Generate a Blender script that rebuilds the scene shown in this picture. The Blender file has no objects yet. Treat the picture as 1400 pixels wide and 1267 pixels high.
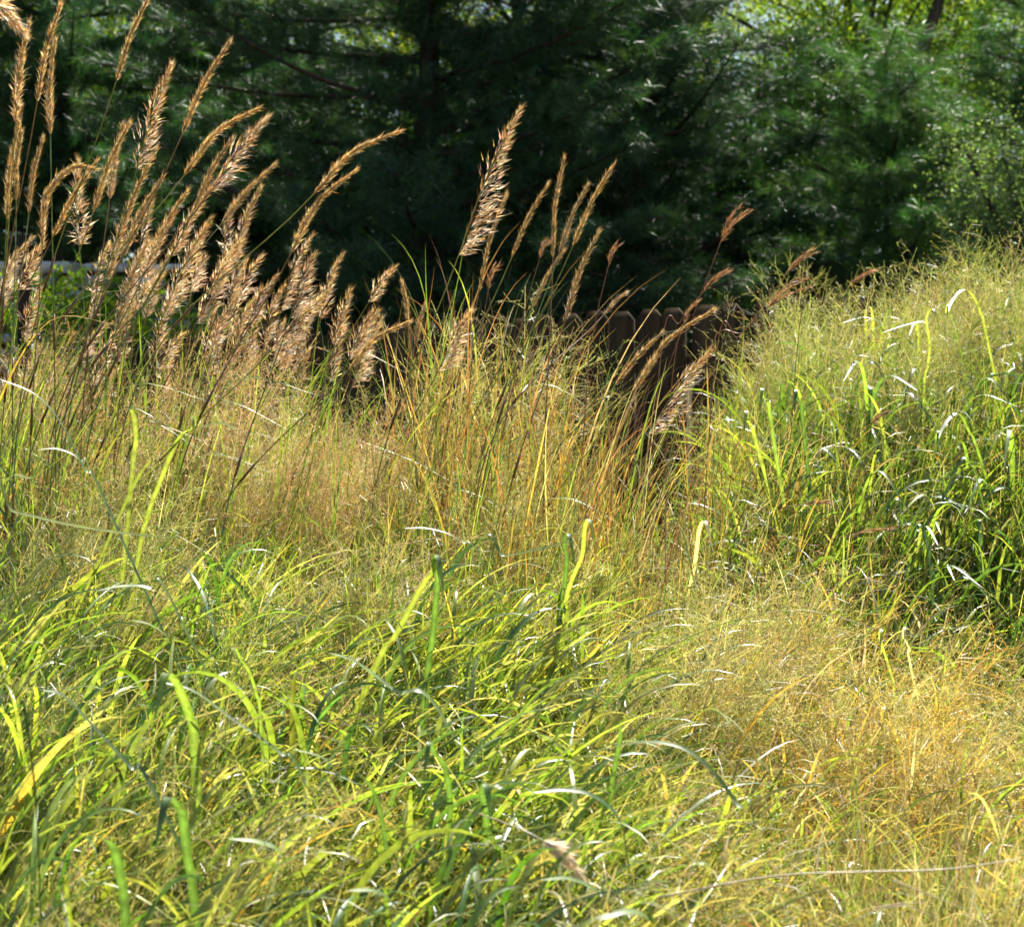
import bpy, math, random
import numpy as np
from mathutils import Vector
R = np.random.RandomState(7)
random.seed(7)
scn = bpy.context.scene
COL = scn.collection
F = 2400.0; CX = 700.0; HY = 560.0; EYE = 1.40          # focal in photo pixels, horizon row, eye height

# ------------------------------------------------------------------ camera, sky, sun, exposure
cam_d = bpy.data.cameras.new('camera'); cam = bpy.data.objects.new('camera', cam_d); COL.objects.link(cam)
cam_d.sensor_width = 36; cam_d.lens = 36 * F / 1400; cam_d.clip_start = 0.05; cam_d.clip_end = 2000
cam.location = (0, 0, EYE); cam.rotation_euler = (math.radians(90) - math.atan((633.5 - HY) / F), 0, 0)
cam_d.dof.use_dof = True; cam_d.dof.focus_distance = 3.6; cam_d.dof.aperture_fstop = 8.0
scn.camera = cam
w = bpy.data.worlds.new('World'); scn.world = w; w.use_nodes = True
SUN_EL, SUN_AZ = 54.0, 24.0                               # azimuth from +Y towards +X
nt = w.node_tree; bg = nt.nodes['Background']
sky = nt.nodes.new('ShaderNodeTexSky'); sky.sky_type = 'NISHITA'; sky.sun_disc = False
sky.sun_elevation = math.radians(SUN_EL); sky.sun_rotation = math.radians(SUN_AZ)
nt.links.new(sky.outputs[0], bg.inputs[0]); bg.inputs[1].default_value = 0.06
sd = bpy.data.lights.new('sun', 'SUN'); sun = bpy.data.objects.new('sun', sd); COL.objects.link(sun)
sd.energy = 5.0; sd.angle = math.radians(0.5); sd.color = (1.0, 0.95, 0.86)
sdir = Vector((math.sin(math.radians(SUN_AZ)) * math.cos(math.radians(SUN_EL)),
               math.cos(math.radians(SUN_AZ)) * math.cos(math.radians(SUN_EL)), math.sin(math.radians(SUN_EL))))
sun.rotation_euler = sdir.to_track_quat('Z', 'Y').to_euler(); sun.location = (5, 10, 20)
scn.view_settings.view_transform = 'Standard'; scn.view_settings.look = 'None'
scn.view_settings.exposure = 1.55; scn.view_settings.gamma = 1
scn.render.engine = 'CYCLES'
scn.cycles.max_bounces = 5; scn.cycles.transmission_bounces = 4; scn.cycles.diffuse_bounces = 3; scn.cycles.glossy_bounces = 2
scn.cycles.caustics_reflective = False; scn.cycles.caustics_refractive = False

# ------------------------------------------------------------------ helpers
def at(x, y, Y):
    """a pixel of the photograph at distance Y as a world point"""
    p = math.atan((633.5 - HY) / F)
    return np.array([(x - CX) / F * Y, Y, EYE + (HY - y) / F * Y])
def link(o, parent=None):
    COL.objects.link(o)
    if parent is not None: o.parent = parent
    return o
def tag(o, label=None, cat=None, group=None, kind=None):
    if label: o['label'] = label
    if cat: o['category'] = cat
    if group: o['group'] = group
    if kind: o['kind'] = kind
    return o
def empty(name, loc):
    o = bpy.data.objects.new(name, None); o.empty_display_size = 0.1
    o.location = [float(v) for v in loc]; return link(o)
def nrm(v): return v / (np.linalg.norm(v, axis=-1, keepdims=True) + 1e-9)
def mixc(a, b, t): return np.asarray(a)[None, :] * (1 - t[:, None]) + np.asarray(b)[None, :] * t[:, None]
def palette(cols, n, jit=.15, wts=None):
    c = np.array(cols)[R.choice(len(cols), n, p=wts)]
    return np.clip(c * (1 + R.normal(0, jit, (n, 1))) * (1 + R.normal(0, jit * .4, (n, 3))), .002, .9)

class Geo:
    def __init__(s): s.v = []; s.f = []; s.t = []; s.c = []; s.n = 0
    def add(s, v, quads=None, tris=None, col=None):
        v = np.asarray(v, np.float32).reshape(-1, 3)
        if quads is not None and len(quads): s.f.append(np.asarray(quads, np.int32).reshape(-1, 4) + s.n)
        if tris is not None and len(tris): s.t.append(np.asarray(tris, np.int32).reshape(-1, 3) + s.n)
        c = np.asarray(col, np.float32)
        s.c.append(np.broadcast_to(c, (len(v), 3)) if c.ndim == 1 else c.reshape(-1, 3))
        s.v.append(v); s.n += len(v)
    def ribbon(s, P, W, S, col, col2=None, fold=0.0, tipfrac=0.0):
        """P (N,K,3) centre lines, W (N,K) full widths, S (N,K,3) side vectors"""
        N, K, _ = P.shape
        T = nrm(np.gradient(P, axis=1)) if K > 1 else P
        S = nrm(S - T * (S * T).sum(-1, keepdims=True))
        h = (W / 2)[..., None]
        if fold:
            Nn = np.cross(T, S)
            V = np.stack([P - S * h, P - Nn * h * fold, P + S * h], 2)
        else:
            V = np.stack([P - S * h, P + S * h], 2)
        m = V.shape[2]
        idx = np.arange(N * K * m).reshape(N, K, m)
        q = []
        for j in range(m - 1):
            q.append(np.stack([idx[:, :-1, j], idx[:, :-1, j + 1], idx[:, 1:, j + 1], idx[:, 1:, j]], -1).reshape(-1, 4))
        c = np.broadcast_to(np.asarray(col)[:, None, None, :], (N, K, m, 3)).copy()
        if col2 is not None:
            t = np.linspace(0, 1, K)[None, :, None, None] ** 2
            c = c * (1 - t) + np.asarray(col2)[:, None, None, :] * t
        s.add(V, np.concatenate(q), None, c.reshape(-1, 3))
    def tube(s, P, rad, col, n=6):
        """P (K,3), rad (K)"""
        P = np.asarray(P, float); K = len(P); rad = np.broadcast_to(rad, (K,))
        T = nrm(np.gradient(P, axis=0)); ref = np.array([.31, .95, .02])
        A = nrm(np.cross(T, ref)); B = np.cross(T, A)
        a = np.arange(n) / n * 2 * np.pi
        V = P[:, None] + rad[:, None, None] * (A[:, None] * np.cos(a)[None, :, None] + B[:, None] * np.sin(a)[None, :, None])
        idx = np.arange(K * n).reshape(K, n); nx = np.roll(idx, -1, 1)
        q = np.stack([idx[:-1], nx[:-1], nx[1:], idx[1:]], -1).reshape(-1, 4)
        s.add(V, q, [[0, i + 1, i] for i in range(1, n - 1)] + [[(K - 1) * n, (K - 1) * n + i, (K - 1) * n + i + 1] for i in range(1, n - 1)], np.asarray(col))
    def box(s, c, d, col, rz=0):
        c = np.asarray(c, float); d = np.asarray(d, float) / 2
        p = np.array([[x, y, z] for z in (-1, 1) for y in (-1, 1) for x in (-1, 1)]) * d
        cr, sr = math.cos(rz), math.sin(rz)
        p = np.stack([p[:, 0] * cr - p[:, 1] * sr, p[:, 0] * sr + p[:, 1] * cr, p[:, 2]], -1) + c
        s.add(p, [[0, 2, 3, 1], [4, 5, 7, 6], [0, 1, 5, 4], [2, 6, 7, 3], [0, 4, 6, 2], [1, 3, 7, 5]], None, np.asarray(col))
    def build(s, name, mat, parent=None, off=None, smooth=True):
        me = bpy.data.meshes.new(name)
        v = np.concatenate(s.v)
        if parent is not None and off is None: off = parent_world(parent)
        if off is not None: v = v - np.asarray(off, np.float32)
        q = np.concatenate(s.f) if s.f else np.zeros((0, 4), np.int32)
        t = np.concatenate(s.t) if s.t else np.zeros((0, 3), np.int32)
        me.vertices.add(len(v)); me.vertices.foreach_set('co', v.ravel())
        me.loops.add(q.size + t.size); me.loops.foreach_set('vertex_index', np.concatenate([q.ravel(), t.ravel()]))
        me.polygons.add(len(q) + len(t))
        st = np.concatenate([np.arange(len(q)) * 4, q.size + np.arange(len(t)) * 3]).astype(np.int32)
        me.polygons.foreach_set('loop_start', st)
        if smooth: me.polygons.foreach_set('use_smooth', np.ones(len(st), bool))
        at_ = me.attributes.new('tint', 'FLOAT_COLOR', 'POINT')
        c = np.ones((len(v), 4), np.float32); c[:, :3] = np.concatenate(s.c); at_.data.foreach_set('color', c.ravel())
        me.update(); me.materials.append(mat)
        return link(bpy.data.objects.new(name, me), parent)
def parent_world(p):
    o = np.zeros(3)
    while p is not None: o = o + np.array(p.location); p = p.parent
    return o

# ------------------------------------------------------------------ materials
def nodes(name):
    m = bpy.data.materials.new(name); m.use_nodes = True
    n = m.node_tree.nodes; b = n['Principled BSDF']; return m, m.node_tree, n, b
def leafmat(name, rough=.35, trans=.5, spec=.5, tcol=(1.4, 1.4, .6), nscale=60, namt=.35):
    m, t, n, b = nodes(name)
    a = n.new('ShaderNodeAttribute'); a.attribute_name = 'tint'
    tc = n.new('ShaderNodeTexCoord'); no = n.new('ShaderNodeTexNoise'); no.inputs['Scale'].default_value = nscale; no.inputs['Detail'].default_value = 2
    t.links.new(tc.outputs['Object'], no.inputs['Vector'])
    mr = n.new('ShaderNodeMapRange'); mr.inputs[1].default_value = .3; mr.inputs[2].default_value = .7
    mr.inputs[3].default_value = 1 - namt; mr.inputs[4].default_value = 1 + namt
    t.links.new(no.outputs['Fac'], mr.inputs[0])
    mu = n.new('ShaderNodeVectorMath'); mu.operation = 'SCALE'
    t.links.new(a.outputs['Color'], mu.inputs[0]); t.links.new(mr.outputs[0], mu.inputs['Scale'])
    t.links.new(mu.outputs[0], b.inputs['Base Color'])
    b.inputs['Roughness'].default_value = rough; b.inputs['Specular IOR Level'].default_value = spec
    if trans:
        m2 = n.new('ShaderNodeVectorMath'); m2.operation = 'MULTIPLY'; m2.inputs[1].default_value = tcol
        t.links.new(mu.outputs[0], m2.inputs[0])
        tr = n.new('ShaderNodeBsdfTranslucent'); t.links.new(m2.outputs[0], tr.inputs['Color'])
        mx = n.new('ShaderNodeMixShader'); mx.inputs[0].default_value = trans
        t.links.new(b.outputs[0], mx.inputs[1]); t.links.new(tr.outputs[0], mx.inputs[2])
        t.links.new(mx.outputs[0], n['Material Output'].inputs[0])
    return m
M_BLADE = leafmat('grass_blade', .40, .5, 1.0)
M_FINE = leafmat('fine_grass', .42, .45, .8, (1.25, 1.25, .75))
M_PLUME = leafmat('plume', .45, .4, .7, (1.25, 1.1, .85))
M_STEM = leafmat('stem', .35, .25, .5, (1.3, 1.1, .6))
M_NEEDLE = leafmat('needles', .45, .3, .45, (1.3, 1.4, .6), 8, .4)
M_LEAF = leafmat('tree_leaf', .5, .5, .25, (1.5, 1.5, .5), 3, .4)
def barkmat(name, c1, c2, scale=12, stretch=.15, bump=.6):
    m, t, n, b = nodes(name)
    tc = n.new('ShaderNodeTexCoord'); mp = n.new('ShaderNodeMapping'); mp.inputs['Scale'].default_value = (1, 1, stretch)
    no = n.new('ShaderNodeTexNoise'); no.inputs['Scale'].default_value = scale; no.inputs['Detail'].default_value = 8; no.inputs['Roughness'].default_value = .65
    cr = n.new('ShaderNodeValToRGB'); cr.color_ramp.elements[0].position = .35; cr.color_ramp.elements[1].position = .68
    cr.color_ramp.elements[0].color = (*c1, 1); cr.color_ramp.elements[1].color = (*c2, 1)
    oi = n.new('ShaderNodeObjectInfo'); om = n.new('ShaderNodeMapRange'); om.inputs[3].default_value = .6; om.inputs[4].default_value = 1.5; t.links.new(oi.outputs['Random'], om.inputs[0])
    hs = n.new('ShaderNodeHueSaturation'); t.links.new(om.outputs[0], hs.inputs['Value']); om.inputs[3].default_value = .75; om.inputs[4].default_value = 1.25
    bu = n.new('ShaderNodeBump'); bu.inputs['Strength'].default_value = bump; bu.inputs['Distance'].default_value = .01
    t.links.new(tc.outputs['Object'], mp.inputs[0]); t.links.new(mp.outputs[0], no.inputs['Vector']); t.links.new(no.outputs['Fac'], cr.inputs[0])
    t.links.new(cr.outputs[0], hs.inputs['Color']); t.links.new(hs.outputs[0], b.inputs['Base Color']); t.links.new(no.outputs['Fac'], bu.inputs['Height']); t.links.new(bu.outputs[0], b.inputs['Normal'])
    b.inputs['Roughness'].default_value = .95; b.inputs['Specular IOR Level'].default_value = .15
    return m
M_BARK = barkmat('bark', (.022, .017, .012), (.09, .07, .05))
M_WOOD = barkmat('weathered_wood', (.024, .016, .008), (.088, .058, .028), 30, .06, .5)
M_STONE = barkmat('pale_stone', (.20, .19, .17), (.66, .63, .58), 14, 1, 1.)
M_SOIL = barkmat('soil', (.035, .026, .014), (.13, .10, .05), 14, 1, 1)

# ------------------------------------------------------------------ ground
def gz(X, Y):
    t = np.clip((np.asarray(Y, float) - 9.0) / 3.0, 0, 1); t = t * t * (3 - 2 * t)
    return 1.75 * t + np.clip((Y - 13) * .03, 0, 1.5) + .02 * np.sin(3 * np.asarray(X)) * np.cos(2.3 * np.asarray(Y))
g = Geo()
ys = np.concatenate([np.linspace(-40, -2, 8), np.linspace(-1, 20, 85), np.linspace(22, 60, 15), np.array([80, 120, 200, 400, 900])])
xs = np.concatenate([[-900, -300, -100, -50, -25], np.linspace(-15, 15, 61), [25, 50, 100, 300, 900]])
XX, YY = np.meshgrid(xs, ys); V = np.stack([XX, YY, gz(XX, YY)], -1)
i = np.arange(XX.size).reshape(XX.shape)
g.add(V, np.stack([i[:-1, :-1], i[:-1, 1:], i[1:, 1:], i[1:, :-1]], -1).reshape(-1, 4), None, np.array([.1, .08, .04]))
tag(g.build('ground', M_SOIL), kind='structure')

# ------------------------------------------------------------------ curves
def curves(base, L, az, th0, th1, K=9, p=1.4, wob=.06, norm_to=None):
    N = len(base); t = np.linspace(0, 1, K)[None, :]
    th = th0[:, None] + (th1 - th0)[:, None] * t ** p
    a = az[:, None] + R.normal(0, wob, (N, 1)) * 6 * t + R.normal(0, wob, (N, K)) * .4
    D = np.stack([np.sin(th) * np.cos(a), np.sin(th) * np.sin(a), np.cos(th)], -1)
    C = np.concatenate([np.zeros((N, 1, 3)), np.cumsum((D[:, 1:] + D[:, :-1]) / 2, 1)], 1) / (K - 1)
    if norm_to is not None: L = norm_to / np.maximum(C[..., 2].max(1), .25)
    P = base[:, None] + C * L[:, None, None]
    return P, D, a
def sides(D, a, tw):
    S0 = np.stack([-np.sin(a), np.cos(a), np.zeros_like(a)], -1); Nn = np.cross(D, S0)
    tw = tw if tw.ndim == 2 else tw[:, None]
    return S0 * np.cos(tw)[..., None] + Nn * np.sin(tw)[..., None]

# height of the meadow's top by (photo column, distance)
GX = np.array([0, 200, 350, 500, 700, 820, 900, 980, 1080, 1200, 1300, 1400.])
GY = np.array([1.5, 2.0, 2.5, 3.0, 3.5, 4.0, 4.5, 5.0, 5.5, 6.5])
GH = np.array([
    [.70] * 12,
    [.80, .80, .80, .79, .78, .78, .77, .77, .77, .77, .77, .78],
    [.90, .89, .88, .87, .85, .84, .83, .82, .80, .80, .80, .84],
    [1.02, 1.00, .98, .97, .95, .92, .90, .88, .86, .84, .84, .88],
    [1.14, 1.12, 1.10, 1.08, 1.04, 1.00, .96, .96, .94, .90, .86, .86],
    [1.24, 1.22, 1.20, 1.17, 1.13, 1.06, .98, 1.03, 1.10, 1.06, .95, .95],
    [1.36, 1.33, 1.30, 1.26, 1.20, 1.02, .90, 1.18, 1.36, 1.38, 1.34, 1.38],
    [1.40, 1.38, 1.36, 1.30, 1.24, .95, .80, 1.30, 1.48, 1.52, 1.53, 1.60],
    [1.42, 1.40, 1.38, 1.32, 1.24, .80, .65, 1.36, 1.60, 1.64, 1.66, 1.74],
    [1.4, 1.4, 1.3, 1.2, 1.0, .6, .5, 1.0, 1.5, 1.62, 1.68, 1.80]])
def H(px, Y):
    px = np.clip(px, 0, 1399.9); Y = np.clip(Y, 1.5, 6.49)
    i = np.clip(np.searchsorted(GX, px, 'right') - 1, 0, 10); j = np.clip(np.searchsorted(GY, Y, 'right') - 1, 0, 8)
    u = (px - GX[i]) / (GX[i + 1] - GX[i]); v = (Y - GY[j]) / (GY[j + 1] - GY[j])
    return (GH[j, i] * (1 - u) * (1 - v) + GH[j, i + 1] * u * (1 - v) + GH[j + 1, i] * (1 - u) * v + GH[j + 1, i + 1] * u * v)
def scatter(n, x0, x1, Y0, Y1, bias=1.0, clump=24, rad=.045):
    """tussocks spread evenly over the ground of a wedge as seen by the camera"""
    nc = max(1, n // clump); Yc = np.sqrt(R.uniform(Y0 ** 2, Y1 ** 2, nc)); pc = R.uniform(x0, x1, nc); Xc = (pc - CX) / F * Yc
    global CLID; CLID = R.randint(0, nc, n)
    X = Xc[CLID] + R.normal(0, rad, n); Y = np.maximum(Yc[CLID] + R.normal(0, rad, n), 1.5)
    return np.stack([X, Y, np.zeros(n)], -1), X / Y * F + CX, Y
def blades(geo, n, x0, x1, Y0, Y1, w=(.004, .008), az=(0, .8), th0=(.05, .4), th1=(.9, 2.0), hs=(.8, 1.05), cols=None, wts=None,
           z0=(0, .35), K=9, fold=.25, tip=None, mask=None, bias=1.0, twist=1.2, tmean=None, p=2.2, ln=(.25, .55), clump=24):
    B, px, Y = scatter(n, x0, x1, Y0, Y1, bias, clump); cid = CLID
    if mask is not None:
        k = mask(px, Y); B, px, Y, cid = B[k], px[k], Y[k], cid[k]; n = len(px)
    nc = cid.max() + 1; ch = R.uniform(-.07, .07, nc)[cid]; ca = R.normal(az[0], az[1], nc)[cid]; cc = R.uniform(.8, 1.2, (nc, 1))[cid]
    hf = R.uniform(0, 1, n) ** .7 * (hs[1] - hs[0]) + hs[0]; h = H(px, Y) * (hf + ch)
    L = R.uniform(ln[0], ln[1], n)
    P, D, a = curves(B, L, ca + R.normal(0, az[1] * .8, n), R.uniform(th0[0], th0[1], n), R.uniform(th1[0], th1[1], n), K, p)
    P[..., 2] += (h - P[..., 2].max(1))[:, None]; P[..., 2] = np.maximum(P[..., 2], .02)
    t = np.linspace(0, 1, K); prof = np.minimum(1, .55 + 1.6 * t) * np.clip(1 - t ** 3.2, .03, 1)
    W = R.uniform(w[0], w[1], n)[:, None] * prof[None]
    tw = (R.uniform(-twist, twist, n) if tmean is None else R.normal(tmean, twist, n))[:, None] + R.normal(0, .5, n)[:, None] * t[None]
    c = palette(cols, n, .18, wts) * cc; c2 = c
    if tip is not None:
        f = (R.rand(n) < .35)[:, None]; c2 = np.where(f, np.asarray(tip) * np.ones((n, 3)), c)
    geo.ribbon(P, W, sides(D, a, tw), c, c2, fold)
    return P

G_YEL = (.26, .31, .055); G_MID = (.155, .235, .035); G_DRK = (.07, .14, .022); G_BLU = (.09, .17, .04)
S_STRAW = (.44, .38, .17); S_GOLD = (.44, .30, .07); S_TAN = (.40, .31, .16); S_RUST = (.32, .16, .06); S_PALE = (.55, .48, .30)

# ------------------------------------------------------------------ meadow mass (nobody could count it)
g = Geo()
blades(g, 5200, -120, 720, 1.6, 3.5, (.006, .0135), (.0, .6), (.25, .75), (.7, 1.7), (.55, 1.02), [G_YEL, G_MID, G_DRK, S_GOLD], [.52, .36, .09, .03], K=13, tip=S_STRAW, twist=1.1, ln=(.30, .60), clump=14)
blades(g, 1500, 500, 1000, 1.6, 2.8, (.006, .011), (.0, 1.2), (.1, .8), (.7, 2.0), (.55, 1.02), [G_YEL, G_MID, G_DRK], [.35, .4, .25], K=12, tip=S_STRAW, twist=1.1, ln=(.2, .42), clump=12)
blades(g, 700, -100, 900, 1.7, 3.4, (.006, .012), (.1, .8), (.0, .5), (1.3, 2.5), (.9, 1.08), [G_YEL, G_MID, G_DRK, G_BLU], [.4, .35, .15, .1], K=14, tmean=.5, twist=.35, ln=(.16, .40), clump=3)
tag(g.build('broad_leaved_grass', M_BLADE), 'broad yellow green grass blades leaning right in the near left meadow', 'grass', kind='stuff')
g = Geo()
blades(g, 9500, 250, 1450, 1.65, 3.6, (.0025, .007), (.1, 1.5), (.1, .9), (.6, 2.3), (.6, 1.0), [G_YEL, G_MID, G_DRK, S_STRAW, S_GOLD], [.36, .3, .14, .12, .08], K=9, tip=S_STRAW, mask=lambda px, Y: R.rand(len(px)) < np.where(px < 950, 1, .4), ln=(.14, .34), twist=1.5)
blades(g, 8500, -80, 1000, 3.2, 4.9, (.003, .008), (.1, 1.3), (.0, .4), (.3, 1.5), (.6, 1.0), [G_YEL, G_MID, G_DRK, S_GOLD], [.46, .32, .12, .1], K=9, ln=(.2, .5), twist=1.5)
blades(g, 2600, 470, 900, 3.2, 4.4, (.003, .007), (.1, 1.3), (.0, .22), (.05, .6), (.6, 1.06), [G_YEL, G_MID, S_GOLD, G_DRK], [.5, .25, .15, .1], K=8, ln=(.3, .6), twist=1.5)
blades(g, 420, -60, 500, 3.9, 4.8, (.003, .006), (.3, 1.0), (.0, .3), (.1, 1.2), (.95, 1.28), [G_YEL, G_MID, G_DRK], [.45, .4, .15], K=10, ln=(.35, .8), twist=1.4, clump=5)
tag(g.build('green_grass', M_BLADE), 'mixed green grass blades filling the middle of the meadow', 'grass', kind='stuff')
g = Geo()
blades(g, 12000, 980, 1480, 3.8, 6.0, (.003, .008), (.2, 1.4), (.0, .35), (.2, 2.2), (.5, .98), [G_YEL, G_MID, G_DRK, G_BLU, S_STRAW], [.34, .34, .16, .08, .08], K=9, ln=(.18, .42), twist=1.5)
blades(g, 2200, 1040, 1480, 3.7, 4.8, (.006, .012), (.2, 1.4), (.0, .3), (.2, 2.4), (.45, .98), [G_MID, G_DRK, G_BLU, G_YEL], [.4, .3, .15, .15], K=10, ln=(.22, .42), twist=1.3)
blades(g, 800, 1000, 1480, 3.9, 5.4, (.007, .013), (.0, 1.2), (.0, .3), (1.3, 2.5), (.85, 1.04), [G_YEL, G_MID, G_DRK, G_BLU], [.35, .4, .15, .1], K=12, tmean=.5, twist=.4, ln=(.25, .5), clump=4)
blades(g, 2600, 980, 1480, 4.0, 5.8, (.002, .005), (.2, 1.2), (.0, .3), (.1, 1.1), (.8, 1.08), [G_YEL, G_MID, S_STRAW, S_TAN], [.25, .3, .25, .2], K=8, ln=(.25, .5), clump=8)
tag(g.build('tall_green_grass', M_BLADE), 'tall green grass of the mound rising at the right', 'grass', kind='stuff')
g = Geo()
straw_mask = lambda px, Y: R.rand(len(px)) < np.clip(np.exp(-((px - 1090) / 240.) ** 2) + .22, 0, 1)
blades(g, 19000, 500, 1480, 1.7, 4.6, (.0012, .0038), (.3, 2.2), (.1, 1.2), (.5, 2.6), (.55, 1.0), [S_STRAW, S_GOLD, S_TAN, S_PALE, S_RUST, G_YEL, G_MID], [.22, .24, .12, .12, .05, .15, .10], K=7, fold=0, mask=straw_mask, twist=1.5, ln=(.08, .26))
blades(g, 3000, 1130, 1480, 1.65, 2.5, (.0013, .003), (.4, 1.2), (.02, .35), (.2, .8), (.7, 1.04), [S_STRAW, S_TAN, S_PALE, G_YEL, G_MID], [.3, .2, .15, .25, .1], K=7, fold=0, ln=(.15, .4))
blades(g, 2200, 960, 1320, 2.6, 4.4, (.003, .0075), (.2, 1.2), (.0, .35), (.2, 1.6), (.6, 1.06), [S_GOLD, S_STRAW, S_PALE, G_YEL, S_RUST], [.42, .15, .1, .25, .08], K=9, fold=.2, ln=(.15, .4), clump=7)
tag(g.build('dry_straw_grass', M_FINE), 'tangled golden dry straw grass in the lower right of the meadow', 'dry grass', kind='stuff')
g = Geo()
blades(g, 9000, -60, 1480, 2.3, 6.0, (.0010, .0022), (.25, 1.6), (.0, .8), (.2, 1.2), (.7, 1.08), [S_STRAW, S_TAN, S_GOLD, G_YEL, G_MID], [.2, .2, .15, .25, .2], K=7, fold=0, twist=1.5, ln=(.15, .5), mask=lambda px, Y: R.rand(len(px)) < np.where((px > 780) & (px < 980) & (Y > 4), .3, 1))
blades(g, 1500, 540, 980, 3.6, 4.9, (.002, .0055), (.2, 1.3), (.0, .38), (.1, 1.3), (.7, 1.36), [S_GOLD, S_RUST, S_STRAW, G_YEL, G_MID], [.3, .22, .1, .18, .2], K=9, fold=.2, ln=(.3, .75), mask=lambda px, Y: (R.rand(len(px)) < np.where((px > 840) & (px < 960), .35, 1)), clump=8)
blades(g, 300, 540, 890, 3.9, 4.8, (.002, .0045), (.2, 1.2), (.0, .35), (.1, 1.2), (1.1, 1.5), [S_GOLD, S_RUST, S_TAN, G_YEL, G_MID], [.16, .36, .18, .15, .15], K=10, fold=.2, ln=(.4, .9), clump=6)
blades(g, 130, 800, 960, 3.8, 4.6, (.0015, .0035), (.1, .6), (.1, .5), (.3, 1.5), (1.0, 1.5), [(.22, .12, .06), S_RUST, S_TAN, G_MID], [.35, .25, .25, .15], K=10, fold=0, ln=(.3, .75), clump=6, mask=lambda px, Y: px < 970)
tag(g.build('fine_grass_stems', M_FINE), 'thin upright tan and green grass stems through the meadow', 'grass stems', kind='stuff')
g = Geo()   # low thatch right back to the fence
B, px, Y = scatter(16000, -100, 1500, 2.0, 8.6); n = len(B); h = R.uniform(.12, .5, n)
P, D, a = curves(B, h, R.uniform(-3.1, 3.1, n), R.uniform(0, .6, n), R.uniform(.8, 2.4, n), 6)
g.ribbon(P, R.uniform(.003, .006, n)[:, None] * np.linspace(1, .1, 6)[None], sides(D, a, R.uniform(-1.2, 1.2, n)), palette([S_TAN, S_GOLD, G_DRK, G_MID], n))
tag(g.build('low_grass', M_FINE), 'short grass and thatch on the soil before the fence', 'grass', kind='stuff')

# ------------------------------------------------------------------ switchgrass panicles
def panicle_template(seed, nb=15, L=.32, spread=1.0):
    r = np.random.RandomState(seed); v = []; q = []; c = []
    def rib(p0, p1, w0, w1, col):
        d = nrm(p1 - p0); s = nrm(np.cross(d, r.normal(0, 1, 3))); b = len(v)
        v.extend([p0 - s * w0, p0 + s * w0, p1 + s * w1, p1 - s * w1]); q.append([b, b + 1, b + 2, b + 3]); c.extend([col] * 4)
    def spk(p, d, ln, col):
        s = nrm(np.cross(d, r.normal(0, 1, 3))); b = len(v)
        v.extend([p, p + d * ln * .45 + s * ln * .22, p + d * ln, p + d * ln * .45 - s * ln * .22]); q.append([b, b + 1, b + 2, b + 3]); c.extend([col] * 4)
    for k in range(5): rib(np.array([0, 0, L * k / 5]), np.array([0, 0, L * (k + 1) / 5]), .0009, .0008, 1.)
    for k in range(nb):
        t = (k + .5) / nb; z = L * t * .92; azz = k * 2.4 + r.normal(0, .3); ln = .15 * (1 - .62 * t) * r.uniform(.75, 1.2)
        an = r.uniform(.55, 1.0) * spread
        p = np.array([0, 0, z]); d = np.array([math.sin(an) * math.cos(azz), math.sin(an) * math.sin(azz), math.cos(an)])
        for sgm in range(3):
            d2 = nrm(d + r.normal(0, .09, 3) - np.array([0, 0, .07])); p1 = p + d2 * ln / 3; rib(p, p1, .00055, .00045, 1.)
            for _ in range(2):
                dd = nrm(d2 + r.normal(0, .55, 3)); q1 = p1 + dd * r.uniform(.012, .035); rib(p1, q1, .0004, .0003, 1.)
                spk(q1, dd, r.uniform(.0035, .0050), 1.35); spk(p1 + dd * .008, nrm(dd + r.normal(0, .5, 3)), .0040, 1.25)
            p = p1; d = d2
        spk(p, d, .0045, 1.35)
    return np.array(v), np.array(q), np.array(c)
PT = [panicle_template(s, 15, .32, sp) for s, sp in ((1, 1.), (2, .8), (3, 1.2), (4, .6), (5, 1.))]
def rotmats(d, spin):
    z = nrm(d); ref = np.where(np.abs(z[:, 2:3]) > .95, [[1., 0, 0]], [[0, 0, 1.]]); x = nrm(np.cross(ref, z)); y = np.cross(z, x)
    cs, sn = np.cos(spin)[:, None], np.sin(spin)[:, None]
    return np.stack([x * cs + y * sn, -x * sn + y * cs, z], -1)
def panicles(geo, pos, d, sc, cols):
    for k, (tv, tq, tcx) in enumerate(PT):
        m = np.arange(len(pos)) % len(PT) == k; n = m.sum()
        if not n: continue
        Rm = rotmats(d[m], R.uniform(0, 6.28, n))
        V = np.einsum('nij,vj->nvi', Rm, tv) * sc[m][:, None, None] + pos[m][:, None]
        Q = tq[None] + (np.arange(n) * len(tv))[:, None, None]
        geo.add(V, Q.reshape(-1, 4), None, (cols[m][:, None] * tcx[None, :, None]).reshape(-1, 3))
def lean(n, mx=.55, sx=.35, sy=.35): return nrm(np.stack([R.normal(mx, sx, n), R.normal(-.05, sy, n), np.ones(n)], -1))
def pan_field(n, x0, x1, Y0, Y1, off, cols, wts, mask=None, mx=.55, sc=(.7, 1.15)):
    B, px, Y = scatter(n, x0, x1, Y0, Y1)
    if mask is not None: k = mask(px, Y); B, px, Y = B[k], px[k], Y[k]
    n = len(px); ck = (np.floor(px / 30) * 7.3 + np.floor(Y * 6) * 3.1); B[:, 2] = H(px, Y) + R.uniform(off[0], off[1], n) + .09 * np.sin(ck * 12.9898)
    return B, lean(n, mx), R.uniform(sc[0], sc[1], n), palette(cols, n, .15, wts)
g = Geo()
fm = lambda px, Y: R.rand(len(px)) < np.where((px > 810) & (px < 970) & (Y > 4.2), .25, 1)
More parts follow.
